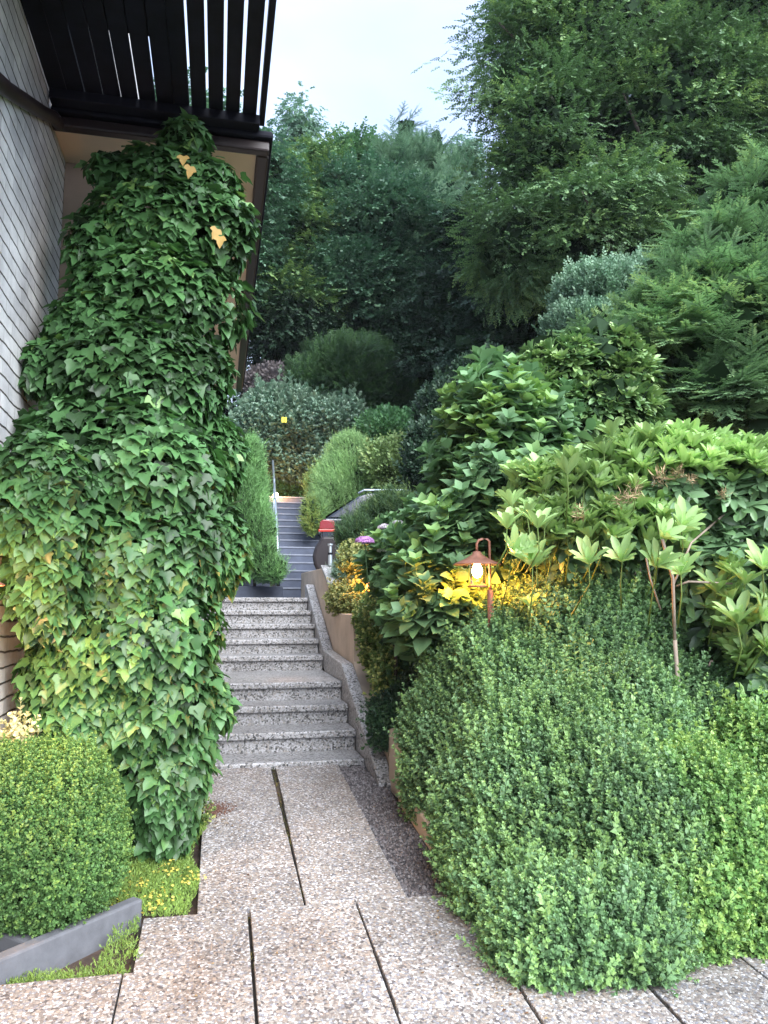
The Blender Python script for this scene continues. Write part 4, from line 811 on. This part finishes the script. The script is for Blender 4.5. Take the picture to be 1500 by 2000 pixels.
shrub('juniper', 'dark spreading juniper covering the side of the car', 'shrub', [blob(750, 1005, 9.8, 50, 36, .45), blob(700, 1045, 9.6, 45, 42, .45), blob(770, 1000, 9.7, 45, 48, .45), blob(740, 1070, 9.4, 65, 45, .45), blob(790,1020,9.5,50,60,.4)], 6500, WS, .17, LM('dark_juniper_leaf', (.03, .075, .025), .4, (.12, .19, .05), rough=.6, trans=.1), 313, csize=.12, ncore=2500, wild=.55, inner=.25, lump=.12, stems=1)
shrub('blue_juniper', 'small grey green conifer beside the silver post', 'shrub', [blob(672, 1120, 8.8, 24, 38, .2)], 1300, WS, .12, M_laurel, 314, csize=.08, ncore=500, stems=1)
shrub('lit_spindle', 'small yellow leaved shrub glowing around the far path lamp', 'shrub', [blob(700, 1095, 8.0, 35, 28, .2), blob(740, 1110, 7.9, 30, 30, .2)], 700, SPE, .12, M_yel, 315, csize=.06, ncore=150, stems=1, inner=.4)
shrub('willow_shrub', 'blue green soft shrub between the beech and the fir', 'shrub', [blob(1170, 590, 10.5, 85, 70, .9), blob(1130, 640, 10.3, 60, 50, .7), blob(1230, 560, 10.6, 50, 50, .7)], 7500, CL, .15, LM('grey_green_leaf', (.09, .18, .1), .35, (.2, .32, .2), rough=.5, trans=.2), 316, csize=.14, ncore=2500, lump=.16, wild=.6, up=.8, stems=2)
# infill shrub below beech
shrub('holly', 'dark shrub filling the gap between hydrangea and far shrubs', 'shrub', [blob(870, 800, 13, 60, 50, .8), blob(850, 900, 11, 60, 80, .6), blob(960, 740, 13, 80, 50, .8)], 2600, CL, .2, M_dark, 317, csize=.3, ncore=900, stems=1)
# yellow tag hanging in the laurel
b = MB(); c = P(555, 819, 16.7)
b.box(c[0] - .055, c[0] - .008, c[1], c[1] + .01, c[2] - .07, c[2] + .05); b.box(c[0] + .008, c[0] + .055, c[1], c[1] + .01, c[2] - .07, c[2] + .05); b.box(c[0] - .008, c[0] + .008, c[1] + .002, c[1] + .008, c[2] + .02, c[2] + .04)
o = b.build('insect_trap', plain('yellow_card', (.85, .72, .05), .6, noise=.05)); tagit(o, 'small yellow card hanging in the grey green laurel hedge', 'card')

# ground cover left of the path
n = 14000; x = rng.uniform(-.62, -.03, n); y = rng.uniform(3.3, 4.85, n)
e = wave(77, 8, 9)(np.stack([x, y, x * 0], 1))
keep = ((y > 3.72) & (x > -.55 + (y - 3.7) * .12) & (x < -.055 + .03 * e)) | ((y < 3.74) & (rng.uniform(size=n) < .5) & (y > 3.28 + .05 * e) & (x < -.285 + .02 * e) & (x > -.42 + .04 * e + (3.5 - y) * -.2)); keep &= ~((x > -.62) & (x < -.25) & (y < 3.6) & (x < -.46)); x, y = x[keep], y[keep]; n = len(x); e = e[keep]
pos = np.stack([x, y, terr(x, y) + .012 + .012 * e + rng.uniform(0, .012, n)], 1)
o = scatter('stonecrop', [wisp(5, 190, .5, .13), wisp(5, 191, .5, .13)], pos, UP + rv(n) * .8, rv(n), .032 * rng.uniform(.6, 1.3, n), rng.uniform(0, 1, n), M_sed); tagit(o, 'mat of yellow green stonecrop between the slabs and the box bush', kind='stuff')
n = 260; c = np.array([(-.5, 3.95), (-.42, 4.1), (-.33, 3.95), (-.28, 3.75), (-.2, 3.85), (-.45, 4.25), (-.2, 4.15), (-.1, 4.0), (-.38, 3.82)]); k = rng.integers(len(c), size=n); x = c[k, 0] + rng.normal(size=n) * .035; y = c[k, 1] + rng.normal(size=n) * .05
o = scatter('stonecrop_flowers', [fl], np.stack([x, y, terr(x, y) + rng.uniform(.035, .055, n)], 1), rv(n), UP + rv(n) * .4, .012, rng.uniform(0, 1, n), M_sedf); tagit(o, 'tiny yellow star flowers scattered over the stonecrop mat', kind='stuff')
n = 500; x = rng.uniform(-1.0, -.3, n); y = 3.262 + np.abs(rng.normal(size=n)) * .03 + rng.uniform(0, 1, n) ** 3 * .05
o = scatter('moss', [wisp(5, 192, .5, .13)], np.stack([x, y, terr(x, y) + .01], 1), UP + rv(n) * .8, rv(n), .03, rng.uniform(0, 1, n), M_sed); tagit(o, 'thin line of green moss along the back edge of the lower left slabs', kind='stuff')
# litter
n = 260; x = np.concatenate([rng.uniform(-.9, 2.4, 130), rng.normal(.02, .09, 60), rng.uniform(.9, 1.2, 70)]); y = np.concatenate([rng.uniform(2.2, 5.7, 130), rng.normal(4.75, .05, 60), rng.uniform(2.4, 3.6, 70)])
o = scatter('leaf_litter', [leaf2(.4)], np.stack([x, y, SLOPE * y + .034 + 0 * x], 1), rv(n) * np.array([1, 1, .05]), UP + rv(n) * .15, rng.uniform(.006, .02, n), rng.uniform(0, 1, n), leafmat('dead_leaf', [(.05, .02, .015), (.15, .08, .04), (.35, .25, .12)], .8, 0)); tagit(o, 'scattered small dead leaves on the path and steps', kind='stuff')
shrub('barberry', 'tiny yellow green seedling at the left edge of the path under the ivy', 'plant', [blob(385, 1585, 4.75, 22, 22, .06), blob(375, 1560, 4.8, 16, 12, .05)], 160, SPE, .05, M_eu, 320, corem=False, stems=2)
shrub('variegated_sprig', 'cream variegated sprig poking up behind the round box bush', 'plant', [blob(38, 1440, 3.95, 24, 22, .06)], 60, SPE, .09, LM('cream_leaf', (.5, .46, .22), .2, (.7, .66, .4), rough=.5, trans=.2), 321, corem=False, stems=2)
# soil washed over the left edge of the path
n = 900; x = -.04 + np.abs(rng.normal(size=n)) * .07; y = 4.98 + rng.normal(size=n) * (.05 + 0 * x) + x * .1
o = scatter('soil_spill', [pb], np.stack([x, y, SLOPE * y + .03 + 0 * x], 1), rv(n) * np.array([1, 1, .1]), UP + rv(n) * .2, rng.uniform(.004, .012, n), rng.uniform(0, 1, n), leafmat('soil_crumbs', [(.04, .02, .015), (.1, .05, .035), (.13, .07, .05)], .9, 0)); tagit(o, 'reddish soil crumbs spilled over the left edge of the path', kind='stuff')
# moss and grit in the joints
js = [(.17, 2.2, 3.67), (.655, 2.2, 3.67), (1.14, 2.2, 3.1), (.424, 3.7, 5.8), (-.315, 2.4, 3.25)]
q = []
for (x0, ya, yb) in js:
    m_ = int(130 * (yb - ya)); yy = rng.uniform(ya, yb, m_); yy = yy[wave(int(x0 * 100) % 50, 6, 5)(np.stack([yy, yy * 0, yy * 0], 1)) > .25]; q.append(np.stack([x0 + rng.normal(size=len(yy)) * .003, yy, SLOPE * yy + .012], 1))
q = np.concatenate(q); n = len(q)
o = scatter('joint_moss', [wisp(4, 193, .5, .2)], q, UP + rv(n), rv(n), .02 * rng.uniform(.5, 1.2, n), rng.uniform(0, 1, n), leafmat('brown_green_moss', [(.05, .035, .02), (.07, .08, .02), (.16, .12, .03)], .9, 0)); tagit(o, 'brownish moss tufts growing in the slab joints', kind='stuff')
# undergrowth on the slope
n = 16000; x = rng.uniform(-12, 16, n); y = rng.uniform(7, 34, n); kp = ~((x > -.8) & (x < 2.1) & (y < 17.6)) & ~((x < -.6) & (y < 10.4)) & ~((x > 1.2) & (x < 7) & (y > 10.2) & (y < 13.4)); x, y = x[kp], y[kp]; n = len(x)
o = scatter('undergrowth', CL, np.stack([x, y, terr(x, y)], 1), UP + rv(n) * .7, rv(n), .4 * rng.uniform(.5, 1.2, n), rng.uniform(0, .8, n), M_beech); tagit(o, 'low leafy undergrowth covering the slope between the shrubs and trees', kind='stuff')
# thin haze volume added to lift the dark of the far trees
b = MB(); b.box(-100, 120, -45, 265, -12, 75)
mh, t = mat_new('haze'); vp = nd(t, 'ShaderNodeVolumePrincipled', {'Color': (.82, .89, 1, 1), 'Density': .0004})
t.links.new(vp.outputs[0], t.nodes.new('ShaderNodeOutputMaterial').inputs['Volume'])
tagit(b.build('haze', mh), 'thin haze volume added to soften and lift the dark tones of the wood', kind='stuff')
STAT.sort(reverse=True); print('FACES', sum(s for s, _ in STAT), STAT[:12])
